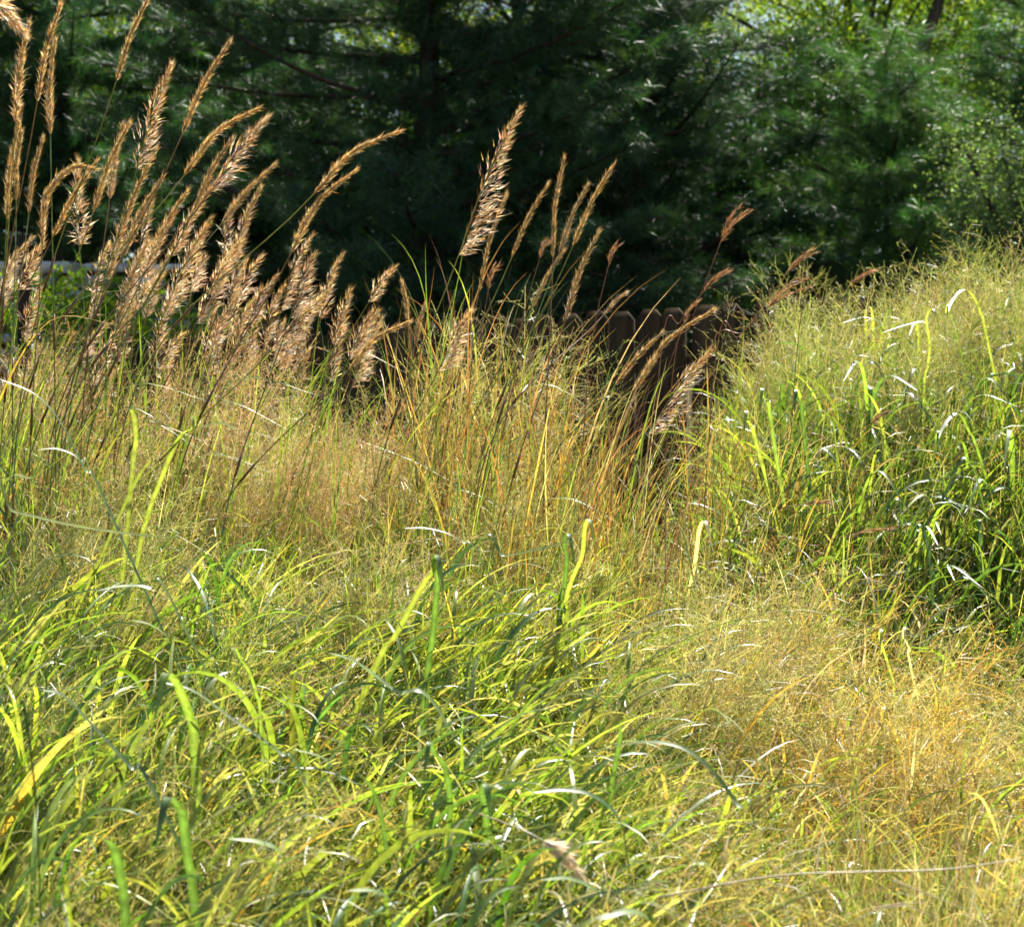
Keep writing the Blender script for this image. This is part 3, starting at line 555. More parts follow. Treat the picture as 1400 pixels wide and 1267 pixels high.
HL = [
 ([(52,944),(85,953),(130,1000),(175,1050),(215,1100)],2.2,9,1.2,.2,G_DRK,'dark leaf at lower left falling from upper left to lower right'),
 ([(216,933),(262,945),(310,980),(380,1030),(420,1080)],2.4,8,1.1,.1,G_MID,'leaf with white upper end sloping right in lower left middle'),
 ([(183,963),(205,970),(225,1000),(240,1060)],2.4,8,.4,.1,G_MID,'small white arc leaf left of the sloping leaf'),
 ([(236,940),(248,955),(258,985),(264,1030)],2.3,18,.1,.0,G_MID,'wide upright leaf with shining top in lower left middle'),
 ([(238,1113),(247,1122),(252,1170),(264,1267)],2.0,15,.0,.0,G_DRK,'wide dark upright leaf with flat folded top at lower left'),
 ([(136,1150),(150,1160),(160,1200),(168,1280)],1.95,15,.2,.1,G_DRK,'dark upright leaf left of the flat folded one'),
 ([(176,848),(205,855),(230,875),(245,910)],2.6,9,.3,.0,G_MID,'short white arc leaf in upper left foreground'),
 ([(325,905),(340,922),(350,955),(355,1000)],2.5,8,.3,.0,G_MID,'small curved white leaf right of the wide upright shining leaf'),
 ([(360,1068),(390,1075),(412,1105),(425,1150)],2.2,8,.4,.1,G_DRK,'hooked leaf low beside the lower left centre'),
 ([(395,1025),(440,1038),(462,1065),(470,1120)],2.3,8,.5,.1,G_MID,'hooked leaf above the lower hooked one at left of centre'),
 ([(310,1150),(355,1155),(385,1175),(395,1240)],2.1,12,.5,.1,G_MID,'broad leaf folded over near the bottom left of centre'),
 ([(485,838),(512,856),(524,885),(527,930)],2.9,8,.4,.1,G_YEL,'white curved leaf left of the tall shining centre leaf'),
 ([(448,893),(485,905),(540,945),(610,990)],2.6,13,.8,.1,G_MID,'wide white topped leaf sloping right at centre left'),
 ([(593,775),(598,785),(596,820),(590,880),(582,940)],2.7,14,.0,.0,G_DRK,'tall upright leaf with shining white top at centre'),
 ([(592,780),(575,805),(540,870),(505,930)],2.72,15,.4,.5,G_YEL,'broad sunlit leaf meeting the top of the tall shining centre leaf'),
 ([(662,910),(685,922),(700,955),(728,1035),(745,1100)],2.6,7,.6,.1,G_MID,'long leaf falling right from a white bend in the centre foreground'),
 ([(592,1036),(608,1052),(615,1110),(605,1190)],2.2,11,.3,.1,G_DRK,'dark hooked leaf below centre'),
 ([(483,1060),(503,1072),(520,1120),(532,1220)],2.2,11,.3,.0,G_DRK,'dark leaf with white shoulder low left of centre'),
 ([(658,1092),(664,1110),(663,1150),(658,1210)],2.2,12,.1,.0,G_DRK,'upright leaf with white tip low in the centre'),
 ([(848,990),(848,1015),(838,1070),(830,1140),(828,1200)],2.3,9,.3,.3,G_DRK,'upright dark leaf with white point right of lower centre'),
 ([(1018,1112),(975,1055),(930,1022),(870,1017),(790,1038),(700,1080),(640,1120)],2.2,8,.6,.4,G_MID,'long leaf arching right over the lower centre'),
 ([(728,1086),(775,1082),(815,1092),(848,1125),(862,1200)],2.15,9,.5,.1,G_DRK,'leaf with white back bowing left at lower centre right'),
 ([(812,1078),(835,1088),(858,1115),(880,1170)],2.2,8,.4,.1,G_MID,'small leaf with white bend beside the bowing leaf'),
 ([(860,1110),(900,1140),(950,1180),(1000,1240)],2.0,7,.9,.6,G_YEL,'bright straight leaf sloping down right at lower centre right'),
 ([(740,1207),(780,1205),(820,1225),(850,1267)],2.0,9,.4,.1,G_MID,'white arched leaf close to the bottom centre'),
 ([(472,1222),(510,1222),(535,1240),(545,1290)],1.95,10,.4,.1,G_MID,'pale arched leaf at the bottom left of centre'),
 ([(820,1262),(860,1250),(890,1262),(910,1300)],1.8,12,.3,.0,G_MID,'white bent leaf at the bottom edge right of centre'),
 ([(172,560),(181,563),(186,600),(178,670)],3.4,15,.1,.1,G_YEL,'broad yellow leaf with white tip at upper left'),
 ([(262,584),(245,598),(222,650),(200,710),(185,780)],3.2,13,.3,.5,G_YEL,'tall broad yellow leaf leaning right with white bend at left'),
 ([(330,590),(300,578),(262,590),(225,620),(170,690)],3.2,11,.5,.7,G_YEL,'leaf arching right from the same bend as the tall broad yellow one'),
 ([(0,518),(50,540),(85,580),(115,640),(150,700)],3.0,8,.9,.2,G_BLU,'blue green leaf sloping down from the left edge'),
 ([(245,735),(180,730),(100,718),(20,700),(-40,690)],2.6,8,.9,.9,G_YEL,'nearly level yellow leaf entering from the left edge'),
 ([(155,575),(120,600),(50,650),(-20,700)],3.0,10,.6,.6,G_YEL,'straight yellow leaf rising right from the left edge'),
 ([(130,808),(170,801),(205,805),(240,835)],2.7,9,.4,.1,G_MID,'white backed arch leaf in the left foreground'),
 ([(50,615),(80,614),(110,630),(140,680)],3.1,6,.4,.1,G_MID,'thin white arc leaf at left below the blue green leaf'),
 ([(552,722),(590,723),(630,740),(670,790)],3.2,6,.4,.1,G_MID,'thin white arc leaf above the tall shining centre leaf'),
 ([(800,735),(740,750),(690,760),(640,765)],2.9,8,.8,.8,G_MID,'nearly level leaf right of the tall shining centre leaf'),
 ([(772,745),(775,765),(772,800),(765,850)],3.0,12,.2,.1,G_DRK,'dark upright leaf right of centre'),
 ([(800,725),(796,760),(780,800),(770,860)],3.05,12,.3,.2,G_YEL,'bright upright leaf touching the dark one right of centre'),
 ([(1295,428),(1300,412),(1312,398),(1325,400),(1340,430),(1352,480)],4.6,11,.2,.5,G_YEL,'leaf bent in a high white arch on the right mound'),
 ([(1242,365),(1270,382),(1290,410),(1300,440)],4.7,7,.5,.3,G_YEL,'bright leaf curving down left at the top of the right mound'),
 ([(1310,318),(1340,325),(1358,350),(1362,400),(1362,450)],4.7,6,.5,.3,G_YEL,'thin tall leaf hooked left near the upper right corner of the mound'),
 ([(1206,455),(1235,445),(1262,440),(1290,446)],4.5,6,.4,.3,S_PALE,'long pale leaf bowing over the right mound'),
 ([(1150,442),(1180,434),(1205,442),(1225,470)],4.5,7,.3,.2,G_MID,'pale arched leaf left of the long bowing one'),
 ([(1023,574),(1028,585),(1038,620)],4.0,14,.1,.1,G_YEL,'pale topped leaf at the left side of the right mound'),
 ([(1044,543),(1050,550),(1056,590)],4.1,14,.1,.0,G_MID,'white tipped leaf above the pale topped one'),
 ([(1090,545),(1096,552),(1100,600)],4.1,14,.1,.0,G_DRK,'dark leaf with white tip at the left of the right mound'),
 ([(1115,560),(1130,564),(1140,585),(1145,640)],4.1,12,.2,.0,G_MID,'bright white bent leaf in the right mound'),
 ([(1283,600),(1295,575),(1310,565),(1325,590),(1345,640)],4.2,12,.1,.4,G_MID,'white arched leaf in the middle of the right mound'),
 ([(1256,735),(1285,690),(1315,628),(1330,640),(1345,690)],4.1,12,.2,.3,G_BLU,'long folded blue green leaf falling left in the right mound'),
 ([(1335,518),(1310,528),(1290,548),(1280,600)],4.3,11,.2,.3,G_MID,'white leaf bending right in the upper right mound'),
 ([(1268,405+30),(1270,470),(1268,500),(1262,560)],4.4,9,.1,.1,G_YEL,'upright bright leaf on the upper right mound'),
 ([(958,725),(952,760),(945,800),(940,830)],3.7,13,.3,.3,S_PALE,'pale straw upright leaf before the dark gap'),
 ([(1208,875),(1215,905),(1225,940),(1230,980)],3.1,8,.2,.2,G_YEL,'bright yellow leaf in the lower right straw'),
 ([(1240,872),(1246,890),(1250,925)],3.1,6,.1,.0,S_PALE,'small white upright leaf in the lower right straw'),
 ([(1262,925),(1275,928),(1283,960),(1280,1020)],3.0,7,.2,.1,S_GOLD,'golden leaf with white hook at lower right'),
 ([(1212,983),(1222,995),(1235,1030),(1242,1070)],2.9,9,.2,.1,S_GOLD,'rusty leaf with white shoulder at lower right'),
 ([(1300,948),(1340,950),(1365,945)],3.0,3,.3,.3,S_PALE,'thin pale hooked leaf at the right edge of the shaded gap'),
]
for a_ in HL: hero(*a_)
# ------------------------------------------------------------------ broad leaved shoots in the right mound
MARKR = {'the high white arch': (1312, 398), 'the long bowing pale leaf': (1262, 440), 'the folded blue green leaf': (1315, 630), 'the bright white bent leaf': (1130, 564), 'the white arched leaf': (1310, 565), 'the pale topped leaf': (1028, 580), 'the dark forked head': (1190, 580), 'the pale arched leaf': (1180, 434), 'the upright bright leaf': (1268, 470), 'the long brown lying head': (1150, 735), 'the purple brown lying head': (1085, 690), 'the upper right hooked leaf': (1358, 340), 'the white leaf bending right': (1300, 535)}
def make_shoot(px, Y, h, seed, label, group):
    r = np.random.RandomState(seed); root = np.array([(px - CX) / F * Y, Y, 0.]); e = empty('broad_leaved_shoot', root)
    top = root + np.array([r.normal(.04, .04), r.normal(0, .04), h * .92]); sp = spline([root, (root + top) / 2 + np.array([.01, 0, 0]), top], 12)
    g = Geo(); g.tube(sp, np.linspace(.003, .0015, 12), np.array(G_MID), 5); g.build('stem', M_STEM, e)
    for k in range(r.randint(3, 6)):
        s0 = sp[r.randint(5, 12)]; az = r.uniform(-3.1, 3.1); Lf = r.uniform(.22, .36); c, s = math.cos(az), math.sin(az) * .8 - .3
        p1 = s0 + np.array([c * .02, s * .02, Lf * .42]); p2 = s0 + np.array([c * .07, s * .07, Lf * .6]); p3 = s0 + np.array([c * .16, s * .16, Lf * r.uniform(.15, .5)])
        leaf_mesh(spline([s0, p1, p2, p3], 14), r.uniform(.011, .018), r.uniform(-.6, .6), 1.35, np.array([G_MID, G_YEL, G_DRK, G_BLU][r.randint(4)]) * r.uniform(.85, 1.2), None, .3, .6).build('leaf', M_BLADE, e)
    tag(e, label, 'grass shoot', group)
for i in range(90):
    px = R.normal(1265, 95) if i % 3 else R.uniform(1000, 1400); px = min(max(px, 1000), 1430); Y = R.uniform(4.0, 5.2); h = float(H(np.array([px]), np.array([Y]))[0]) * R.uniform(.84, 1.04)
    make_shoot(px, Y, h, 900 + i, near_label('broad leaved shoot', px, HY - (h - EYE) / Y * F, MARKR), 'broad leaved shoots in the right mound')

# ------------------------------------------------------------------ long fallen straw and a fallen plume
def straw(pts, Y, rad, label, col=S_PALE, Y2=None):
    P = spline([at(x, y, Y + (0 if Y2 is None else (Y2 - Y) * k / (len(pts) - 1))) for k, (x, y) in enumerate(pts)], 24)
    g = Geo(); g.tube(P, np.linspace(rad, rad * .5, 24), np.array(col), 6); o = g.build('straw_stem', M_STEM); tag(o, label, 'straw', 'long fallen stems lying on the grass')
straw([(900,1232),(1000,1212),(1080,1200),(1180,1196),(1300,1192),(1400,1178)],2.05,.0016,'long straight pale straw lying almost level at the bottom right')
straw([(1225,1208),(1260,1222),(1330,1250)],2.0,.0012,'short pale straw sloping down right at the lower right')
straw([(60,940),(45,880),(30,960),(45,1100),(50,1267)][2:],2.0,.0016,'dark upright stem standing at the lower left',G_DRK)
straw([(900,890),(1000,850),(1100,835),(1200,860)],2.9,.001,'thin stem bowing across the right straw',S_STRAW)
P = spline([at(745,1155,2.1), at(768,1170,2.1), at(796,1202,2.1)], 20)
e = empty('fallen_plume', P[0]); g = plume_geo(P, .5, 77, .009, 1.6); g.c = [np.clip(c * .7 + .34, 0, .85) for c in g.c]; g.build('plume', M_PLUME, e)
g = Geo(); g.tube(spline([at(640, 1110, 2.2), at(700, 1132, 2.12), at(738, 1150, 2.1), at(790, 1185, 2.1)], 14), .001, np.array(S_PALE), 5); g.build('stem', M_STEM, e)
tag(e, 'pale fallen seed plume lying in the grass near the bottom centre', 'seed plume')

# ------------------------------------------------------------------ picket fence
A = at(711, 433, 8.75); Bp = at(996, 415.5, 8.2); hd = nrm(Bp[:2] - A[:2]); sl = (Bp[2] - A[2]) / np.linalg.norm(Bp[:2] - A[:2]); rz = math.atan2(hd[1], hd[0])
e = empty('picket_fence', (A[0], A[1], 0)); nrmv = np.array([-hd[1], hd[0]])
for k in range(-20, 23):
    s = k * .1415 ; c = A[:2] + hd * s; top = A[2] + sl * s + R.normal(0, .009) - abs(min(0, k)) * .0005; wd = .132; zb = .04
    cols = np.array([.2, .12, .07])
    o2 = [(-wd / 2, zb), (wd / 2, zb), (wd / 2, top - .042), (wd / 2 - .038, top), (-wd / 2 + .038, top), (-wd / 2, top - .042)]
    g = Geo(); v = []
    tl = R.normal(0, .007)
    for dy in (-.009, .009):
        for x, z in o2: xx = x + tl * z; v.append([c[0] + hd[0] * xx + nrmv[0] * dy, c[1] + hd[1] * xx + nrmv[1] * dy, z])
    g.add(v, [[0, 1, 2, 5], [2, 3, 4, 5], [6, 11, 8, 7], [8, 11, 10, 9]] + [[i, (i + 1) % 6 if False else i + 6, (i + 1) % 6 + 6, (i + 1) % 6] for i in range(6)], None, cols)
    g.build('picket', M_WOOD, e, smooth=False)
for zz in (.35, 1.0, 1.62):
    s0, s1 = -20 * .1415, 22.5 * .1415; g = Geo(); m = (s0 + s1) / 2; c = A[:2] + hd * m + nrmv * .032
    g.box([c[0], c[1], zz], [s1 - s0, .04, .085], np.array([.2, .13, .08]), rz); g.build('rail', M_WOOD, e, smooth=False)
for k in range(4):
    c = A[:2] + hd * (-2.6 + k * 1.9) + nrmv * .10; g = Geo(); g.box([c[0], c[1], .86], [.09, .09, 1.72], np.array([.2, .13, .08]), rz); g.build('post', M_WOOD, e, smooth=False)
tag(e, 'weathered brown dog ear picket fence standing behind the grass', 'fence')

# post and stacked stones beyond the fence at the left
p0 = at(34, 345, 10.6); g = Geo(); zt = p0[2] + .1; zb = float(gz(p0[0], 10.6)) - .1
g.tube([[p0[0], 10.6, zb], [p0[0], 10.6, (zb + zt) / 2], [p0[0] + .01, 10.6, zt]], .042, np.array([.1, .08, .06]), 10)
tag(g.build('wooden_post', M_BARK), 'dark upright post in front of the stacked pale stones at left', 'post')
e = empty('stone_wall', (at(60, 440, 11.5)[0], 11.5, 1.6)); r = np.random.RandomState(3)
for row in range(9):
    x = at(-90, 0, 11.5)[0] + r.uniform(0, .15); z = 1.58 + row * .096
    while x < at(195, 0, 11.5)[0]:
        L = r.uniform(.18, .42); g = Geo()
        dx = L / 2 - .008; dy = r.uniform(.14, .19); hz = .030 + r.uniform(-.010, .010); n = 18
        aa = np.arange(n) / n * 2 * np.pi; sx = np.sign(np.cos(aa)) * np.abs(np.cos(aa)) ** .6 * dx; sy = np.sign(np.sin(aa)) * np.abs(np.sin(aa)) ** .45 * dy
        jj = 1 + r.normal(0, .07, n); rings = []
        for zz2, sc in ((-hz, .9), (-hz * .6, 1), (hz * .6, 1), (hz, .92)):
            rings.append(np.stack([x + L / 2 + sx * sc * jj, 11.5 + row * .05 + sy * sc * jj + 0 * sx, np.full(n, z + zz2)], -1))
        idx = np.arange(4 * n).reshape(4, n); nx = np.roll(idx, -1, 1)
        g.add(np.concatenate(rings), np.stack([idx[:-1], nx[:-1], nx[1:], idx[1:]], -1).reshape(-1, 4), [[3 * n, 3 * n + i, 3 * n + i + 1] for i in range(1, n - 1)], np.array([.5, .48, .45]))
        g.build('stone', M_STONE, e, smooth=False); x += L
tag(e, 'dry stacked pale flat stones behind the fence at far left', 'stone wall')

# ------------------------------------------------------------------ trees
def needle_tufts(geo, pos, d, n=34, ln=.11, cols=None, r=None):
    N = len(pos); r = r or R
    D = nrm(nrm(d)[:, None] * r.uniform(.2, 1.2, (N, n, 1)) + r.normal(0, .55, (N, n, 3)))
    b = pos[:, None] + nrm(d)[:, None] * r.uniform(-.07, .05, (N, n, 1)); L = ln * r.uniform(.7, 1.15, (N, n, 1))
    s = nrm(np.cross(D, r.normal(0, 1, (N, n, 3)))) * .0017; droop = np.array([0, 0, -1.]) * L * .12
    V = np.stack([b - s, b + s, b + D * L * .55 + s * .8, b + D * L + droop, b + D * L * .55 - s * .8], 2)   # 5 verts
    V = V[:, :, [0, 1, 2, 3, 4]]; m = N * n; i = np.arange(m)[:, None] * 5
    geo.add(V, np.concatenate([i, i + 1, i + 2, i + 4], 1), np.concatenate([i + 4, i + 2, i + 3], 1), np.repeat(cols, n * 5, 0))
def make_pine(x, Y, hgt, rad, seed, label, z0=1.0, dens=1.0, tone=1.0, nb=62, lean_=(0, 0)):
    r = np.random.RandomState(seed); zb = float(gz(x, Y)) - .05; e = empty('pine_tree', (x, Y, zb)); base = np.array([x, Y, zb])
    tp = base + np.array([lean_[0], lean_[1], hgt]); tr = spline([base, (base + tp) / 2 + r.normal(0, .05, 3), tp], 16)
    g = Geo(); g.tube(tr, np.linspace(.11, .02, 16), np.array([.1, .08, .06]), 10); g.build('trunk', M_BARK, e)
    pos = []; dr = []
    for k in range(nb):
        low_ = k < 0
        u = z0 / hgt + (1 - z0 / hgt) * ((k + r.rand()) / nb) ** 1.1; c, _ = frame_at(tr, np.array([u])); c = c[0]
        az = k * 2.4 + r.normal(0, .4); Lb = rad * (1 - .75 * max(0, (u - .25) / .75)) * r.uniform(.7, 1.1)
        o = np.array([math.cos(az), math.sin(az), 0]); ri = r.uniform(-.05, .25)
        bp = spline([c, c + o * Lb * .5 + np.array([0, 0, Lb * ri * .4]), c + o * Lb + np.array([0, 0, Lb * (ri + .08)])], 12)
        g = Geo(); g.tube(bp, np.linspace(.028 * (1.2 - u), .006, 12), np.array([.09, .07, .05]), 6)
        nt_ = int(Lb * 9 * dens)
        for j in range(nt_):
            f = r.uniform(.22, 1); q, t = frame_at(bp, np.array([f])); q = q[0]; t = t[0]
            sd_ = nrm(np.cross(t, [0, 0, 1.])) * r.choice([-1, 1]); tl = r.uniform(.2, .55) * (1.2 - .6 * f)
            dd = nrm(t * .8 + sd_ * r.uniform(.5, 1.1) + np.array([0, 0, r.uniform(-.05, .35)])); q1 = q + dd * tl
            g.tube([q, (q + q1) / 2 + [0, 0, .01], q1], [.005, .004, .003], np.array([.09, .07, .05]), 4)
            for s_ in range(5):
                ff = (s_ + 1) / 5; pos.append(q + (q1 - q) * ff + r.normal(0, .03, 3)); dr.append(dd + r.normal(0, .35, 3) + [0, 0, .15])
        for s_ in range(int(16 * dens)):
            q = bp[r.randint(0, 6)] + r.normal(0, .14, 3) + [0, -.12, 0]; pos.append(q); dr.append(o * .5 + r.normal(0, .7, 3) + [0, -.4, 0])
        for s_ in range(4): pos.append(bp[-1 - s_]); dr.append(bp[-1] - bp[-3])
        g.build('branch', M_BARK, e)
    g = Geo()                                                          # short spurs on the trunk with their own needles
    for k in range(int(150 * dens)):
        q = frame_at(tr, np.array([r.uniform(.12, .85)]))[0][0]; a_ = r.uniform(-2.9, -.25); Ls = r.uniform(.25, .9)
        q1 = q + np.array([math.cos(a_) * Ls, math.sin(a_) * Ls, r.uniform(-.05, .3)]); g.tube([q, (q + q1) / 2, q1], [.006, .005, .003], np.array([.09, .07, .05]), 4)
        for f_ in (.55, .75, .9, 1.05): pos.append(q + (q1 - q) * f_ + r.normal(0, .05, 3)); dr.append((q1 - q) + r.normal(0, .3, 3))
    g.build('twigs', M_BARK, e)
    pos = np.array(pos); dr = np.array(dr); g = Geo()
    cols = palette([(.022, .07, .028), (.035, .095, .036), (.05, .11, .03)], len(pos), .2) * np.array(tone)
    needle_tufts(g, pos, dr, 34, .115, cols, r); g.build('crown', M_NEEDLE, e)
    tag(e, label, 'pine tree', 'pines behind the fence'); return e
make_pine(at(575, 0, 13.2)[0], 13.2, 7.0, 2.5, 11, 'wide dark pine filling the middle behind the fence', .1, 1.25, 1., 95)
make_pine(at(90, 0, 15.4)[0], 15.4, 6.6, 2.1, 12, 'lighter green pine at the left behind the plumes', .9, 1.3, 1.5, 84)
make_pine(at(880, 0, 14.6)[0], 14.6, 7.4, 1.75, 13, 'dark pine right of the middle one above the pickets', .1, 1.35, .9, 90)
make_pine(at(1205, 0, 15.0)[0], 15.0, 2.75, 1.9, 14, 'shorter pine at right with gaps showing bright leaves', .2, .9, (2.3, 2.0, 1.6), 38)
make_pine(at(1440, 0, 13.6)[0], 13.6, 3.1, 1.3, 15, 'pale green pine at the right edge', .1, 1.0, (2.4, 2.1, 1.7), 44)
make_pine(at(-180, 0, 16.5)[0], 16.5, 6.8, 2.3, 18, 'pine beyond the left edge behind the lighter green one', .2, 1.0, 1., 64)
make_pine(at(740, 0, 16.8)[0], 16.8, 7.6, 2.3, 17, 'dark pine standing behind the gap between the two middle pines', .1, 1.1, .9, 80)
make_pine(at(430, 0, 19.5)[0], 19.5, 7.6, 2.4, 19, 'tall dark pine far back between the left and middle pines', .4, 1.0, .9, 70)
make_pine(at(300, 0, 17.5)[0], 17.5, 7.2, 2.3, 16, 'dark pine further back between the left and middle ones', .4, 1.0, .9, 60)

def make_pine_dummy(): pass
def make_leafy(x, Y, hgt, rad, seed, n=26000, col=((.14, .22, .03), (.09, .17, .03), (.2, .26, .05)), zc=.62):
    r = np.random.RandomState(seed); zb = float(gz(x, Y)) - .1; base = np.array([x, Y, zb]); e = empty('leafy_tree', base)
    tp = base + [r.normal(0, .4), 0, hgt * .8]; tr = spline([base, base + [.1, 0, hgt * .4], tp], 14)
    g = Geo(); g.tube(tr, np.linspace(.17, .03, 14), np.array([.07, .05, .04]), 8); g.build('trunk', M_BARK, e)
    g = Geo(); cl = []
    for k in range(34):
        u = r.uniform(.22, 1); c, _ = frame_at(tr, np.array([u])); az = k * 2.4; o = np.array([math.cos(az), math.sin(az), r.uniform(.2, .9)]); L = rad * r.uniform(.6, 1.05)
        bp = spline([c[0], c[0] + o * L * .5, c[0] + o * L + [0, 0, -.1 * L]], 8); g.tube(bp, np.linspace(.04, .008, 8), np.array([.06, .05, .04]), 5)
        for f in (.4, .6, .8, 1.): q, t = frame_at(bp, np.array([f])); cl.append(q[0])
    g.build('limbs', M_BARK, e)
    cl = np.array(cl); ci = r.randint(0, len(cl), n); P = cl[ci] + r.normal(0, 1, (n, 3)) * np.array([.32, .32, .26]) * rad / 2.2
    d = nrm(r.normal(0, 1, (n, 3)) + [0, 0, -.6]); s = nrm(np.cross(d, r.normal(0, 1, (n, 3)))); ln = r.uniform(.05, .10, n)[:, None]
    V = np.stack([P, P + d * ln * .5 + s * ln * .22, P + d * ln, P + d * ln * .5 - s * ln * .22], 1)
    g = Geo(); g.add(V, np.arange(4 * n).reshape(n, 4), None, np.repeat(palette(list(col), n, .2), 4, 0)); g.build('crown', M_LEAF, e)
    return e
L1 = make_leafy(at(1150, 0, 21)[0], 21, 9.0, 3.0, 21, 26000, ((.22, .32, .04), (.15, .26, .04), (.28, .34, .07))); tag(L1, 'bright yellow green leafy tree seen at the top right between pines', 'tree', 'leafy trees beyond the pines')
L2 = make_leafy(at(1330, 0, 24)[0], 24, 9.5, 3.2, 22, 26000, ((.14, .24, .04), (.08, .17, .03), (.18, .26, .05))); tag(L2, 'mid green leafy tree at the top right corner', 'tree', 'leafy trees beyond the pines')
def copy_tree(o, loc, rz, sc, label):
    r_ = o.copy(); COL.objects.link(r_); r_.location = loc; r_.rotation_euler = (0, 0, rz); r_.scale = (sc,) * 3; r_['label'] = label
    for ch in list(o.children): c = ch.copy(); COL.objects.link(c); c.parent = r_
    return r_
for k, (px, Y, sc, src, lab) in enumerate([(700, 23, 1.0, L1, 'bright leafy tree glimpsed through the gap above the largest plume'), (380, 25, 1.05, L2, 'mid green leafy tree behind the left and middle pines'),
        (0, 24, 1.0, L1, 'yellow green leafy tree behind the left pine'), (-260, 27, 1.1, L2, 'leafy tree beyond the left edge pines'), (960, 28, 1.1, L2, 'leafy tree far behind the pine right of middle'), (1560, 25, 1.0, L1, 'leafy tree behind the right edge pine'), (560, 31, 1.15, L1, 'far leafy tree behind the wide middle pine'), (150, 32, 1.2, L1, 'far leafy tree at left behind the lighter pine'), (-100, 21, .9, L2, 'leafy tree behind the pine beyond the left edge'), (1240, 34, 1.3, L1, 'far pale leafy tree between the two top right trees')]):
    X = at(px, 0, Y)[0]; copy_tree(src, (X, Y, float(gz(X, Y)) - .1), k * 1.7 + .6, sc, lab)
def make_bush(x, Y, hgt, rad, seed, cols, label, n=26000):
    r = np.random.RandomState(seed); zb = float(gz(x, Y)) - .05; e = empty('tall_shrub', (x, Y, zb)); g = Geo(); cl = []
    for k in range(26):
        a = r.uniform(0, 6.28); o = np.array([math.cos(a) * rad * r.uniform(.1, .9), math.sin(a) * rad * r.uniform(.1, .9), hgt * r.uniform(.5, 1)]); b0 = np.array([x, Y, zb])
        bp = spline([b0, b0 + o * [.3, .3, .5], b0 + o], 8); g.tube(bp, np.linspace(.03, .006, 8), np.array([.06, .05, .04]), 5); cl += [frame_at(bp, np.array([f]))[0][0] for f in (.08, .25, .45, .6, .75, .9, 1.)]
    g.build('stems', M_BARK, e); cl = np.array(cl); ci = r.randint(0, len(cl), n); P = cl[ci] + r.normal(0, .24 if rad > 1 else .15, (n, 3))
    d = nrm(r.normal(0, 1, (n, 3))); s = nrm(np.cross(d, r.normal(0, 1, (n, 3)))); ln = r.uniform(.05, .09, n)[:, None] * (1 if rad > 1 else .38)
    g = Geo(); g.add(np.stack([P, P + d * ln * .5 + s * ln * .25, P + d * ln, P + d * ln * .5 - s * ln * .25], 1), np.arange(4 * n).reshape(n, 4), None, np.repeat(palette(cols, n, .2), 4, 0)); g.build('leaves', M_LEAF, e)
    tag(e, label, 'shrub', 'shrubs behind the pines')
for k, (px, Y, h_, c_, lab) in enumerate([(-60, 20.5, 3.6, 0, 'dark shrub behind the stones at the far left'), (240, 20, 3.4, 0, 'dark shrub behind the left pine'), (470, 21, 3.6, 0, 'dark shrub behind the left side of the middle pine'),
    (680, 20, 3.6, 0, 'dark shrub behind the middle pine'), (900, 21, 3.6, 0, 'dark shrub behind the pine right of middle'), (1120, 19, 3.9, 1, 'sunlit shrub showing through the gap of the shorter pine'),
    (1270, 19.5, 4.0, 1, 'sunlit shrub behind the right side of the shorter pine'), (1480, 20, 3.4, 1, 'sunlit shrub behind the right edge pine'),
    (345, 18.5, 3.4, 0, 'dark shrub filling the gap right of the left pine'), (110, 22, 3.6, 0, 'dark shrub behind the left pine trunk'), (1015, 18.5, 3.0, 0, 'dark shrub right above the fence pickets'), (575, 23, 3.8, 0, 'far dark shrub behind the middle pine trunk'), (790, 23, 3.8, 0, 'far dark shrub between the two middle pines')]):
    make_bush(at(px, 0, Y)[0], Y, h_, 1.35, 60 + k, [[(.03, .08, .03), (.04, .10, .03)], [(.12, .2, .03), (.08, .15, .03)]][c_], lab)
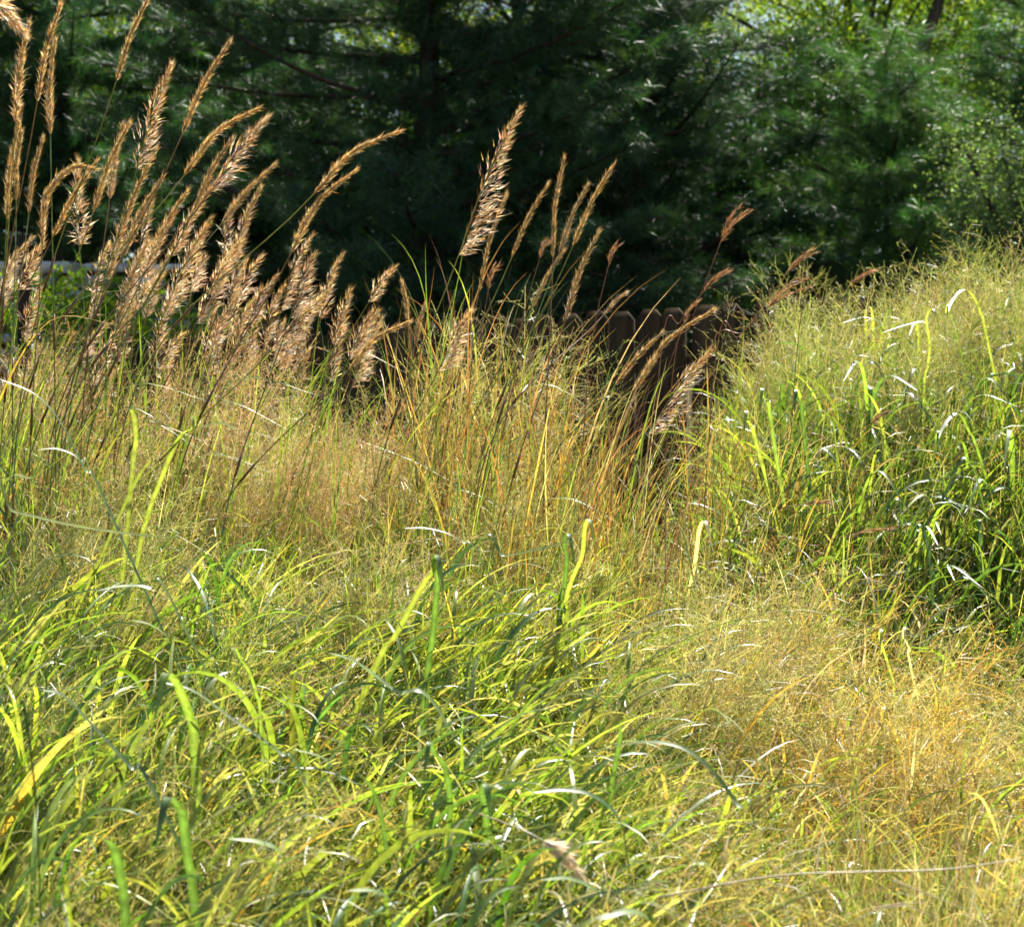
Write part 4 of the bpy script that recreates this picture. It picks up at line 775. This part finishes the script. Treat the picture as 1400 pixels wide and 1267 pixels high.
# young slim trunks and the leaning dark trunk at the upper right
for (pts, Y, r0, lab) in [([(1258, 72), (1275, 20), (1300, -60)], 18.5, .075, 'thick dark leaning trunk at the top right'), ([(1180, 110), (1184, 60), (1196, -20)], 19, .035, 'thin dark sapling trunk at the top right'), ([(1200, 90), (1206, 40), (1222, -20)], 19.2, .028, 'thinner sapling trunk right beside the other sapling')]:
    p = [at(a, b, Y) for a, b in pts]; low = p[0] + (p[0] - p[1]) * .6; root = np.array([low[0] - .1, Y, float(gz(0, Y)) - .1])
    g = Geo(); pth = spline([root, low] + p + [p[-1] + (p[-1] - p[-2]) * 2], 24); g.tube(pth, np.linspace(r0 * 1.2, r0 * .6, 24), np.array([.05, .04, .03]), 8)
    e = empty('slim_tree', root); g.build('trunk', M_BARK, e)
    n = 2500; c = pth[-1] + R.normal(0, 1, (n, 3)) * [.7, .7, .6]; d = nrm(R.normal(0, 1, (n, 3))); s = nrm(np.cross(d, R.normal(0, 1, (n, 3)))); ln = .07
    g = Geo(); g.add(np.stack([c, c + d * ln * .5 + s * .015, c + d * ln, c + d * ln * .5 - s * .015], 1), np.arange(4 * n).reshape(n, 4), None, np.repeat(palette([(.12, .2, .03), (.08, .15, .03)], n), 4, 0)); g.build('crown', M_LEAF, e)
    tag(e, lab, 'tree')
make_bush(at(1405, 0, 12.2)[0], 12.2, 1.7, .62, 91, [(.15, .21, .10), (.10, .16, .07)], 'pale green leafy shrub at the right edge just beyond the fence', 30000)
# leafy weeds lit by the sun between fence and stones
r = np.random.RandomState(5)
for k, (px, py) in enumerate([(15, 405), (75, 410), (105, 400), (130, 418), (160, 405), (200, 420), (55, 435), (235, 440)]):
    Y = 11.0; t_ = at(px, py + 8, Y); root = np.array([t_[0], Y, float(gz(t_[0], Y)) - .05]); e = empty('leafy_weed', root)
    g = Geo(); g.tube([root, (root + t_) / 2, t_], .006, np.array([.1, .14, .04]), 5); g.build('stem', M_STEM, e)
    n = 260; c = t_ + r.normal(0, 1, (n, 3)) * [.12, .12, .13] - [0, 0, .06]; d = nrm(r.normal(0, 1, (n, 3)) + [0, 0, .1]); s = nrm(np.cross(d, r.normal(0, 1, (n, 3)))); ln = r.uniform(.04, .07, n)[:, None]
    g = Geo(); g.add(np.stack([c, c + d * ln * .5 + s * ln * .3, c + d * ln, c + d * ln * .5 - s * ln * .3], 1), np.arange(4 * n).reshape(n, 4), None, np.repeat(palette([(.2, .3, .03), (.12, .24, .03)], n), 4, 0)); g.build('leaves', M_LEAF, e)
    tag(e, ['bright green weed left of the dark post', 'bright weed right of the dark post', 'leafy weed in the middle of the stacked stones', 'low weed before the right half of the stones', 'bright weed at the right end of the stones', 'weed beyond the right end of the stones', 'low weed at the foot of the dark post', 'weed furthest right in the left clump gap'][k], 'weed', 'weeds before the stacked stones')
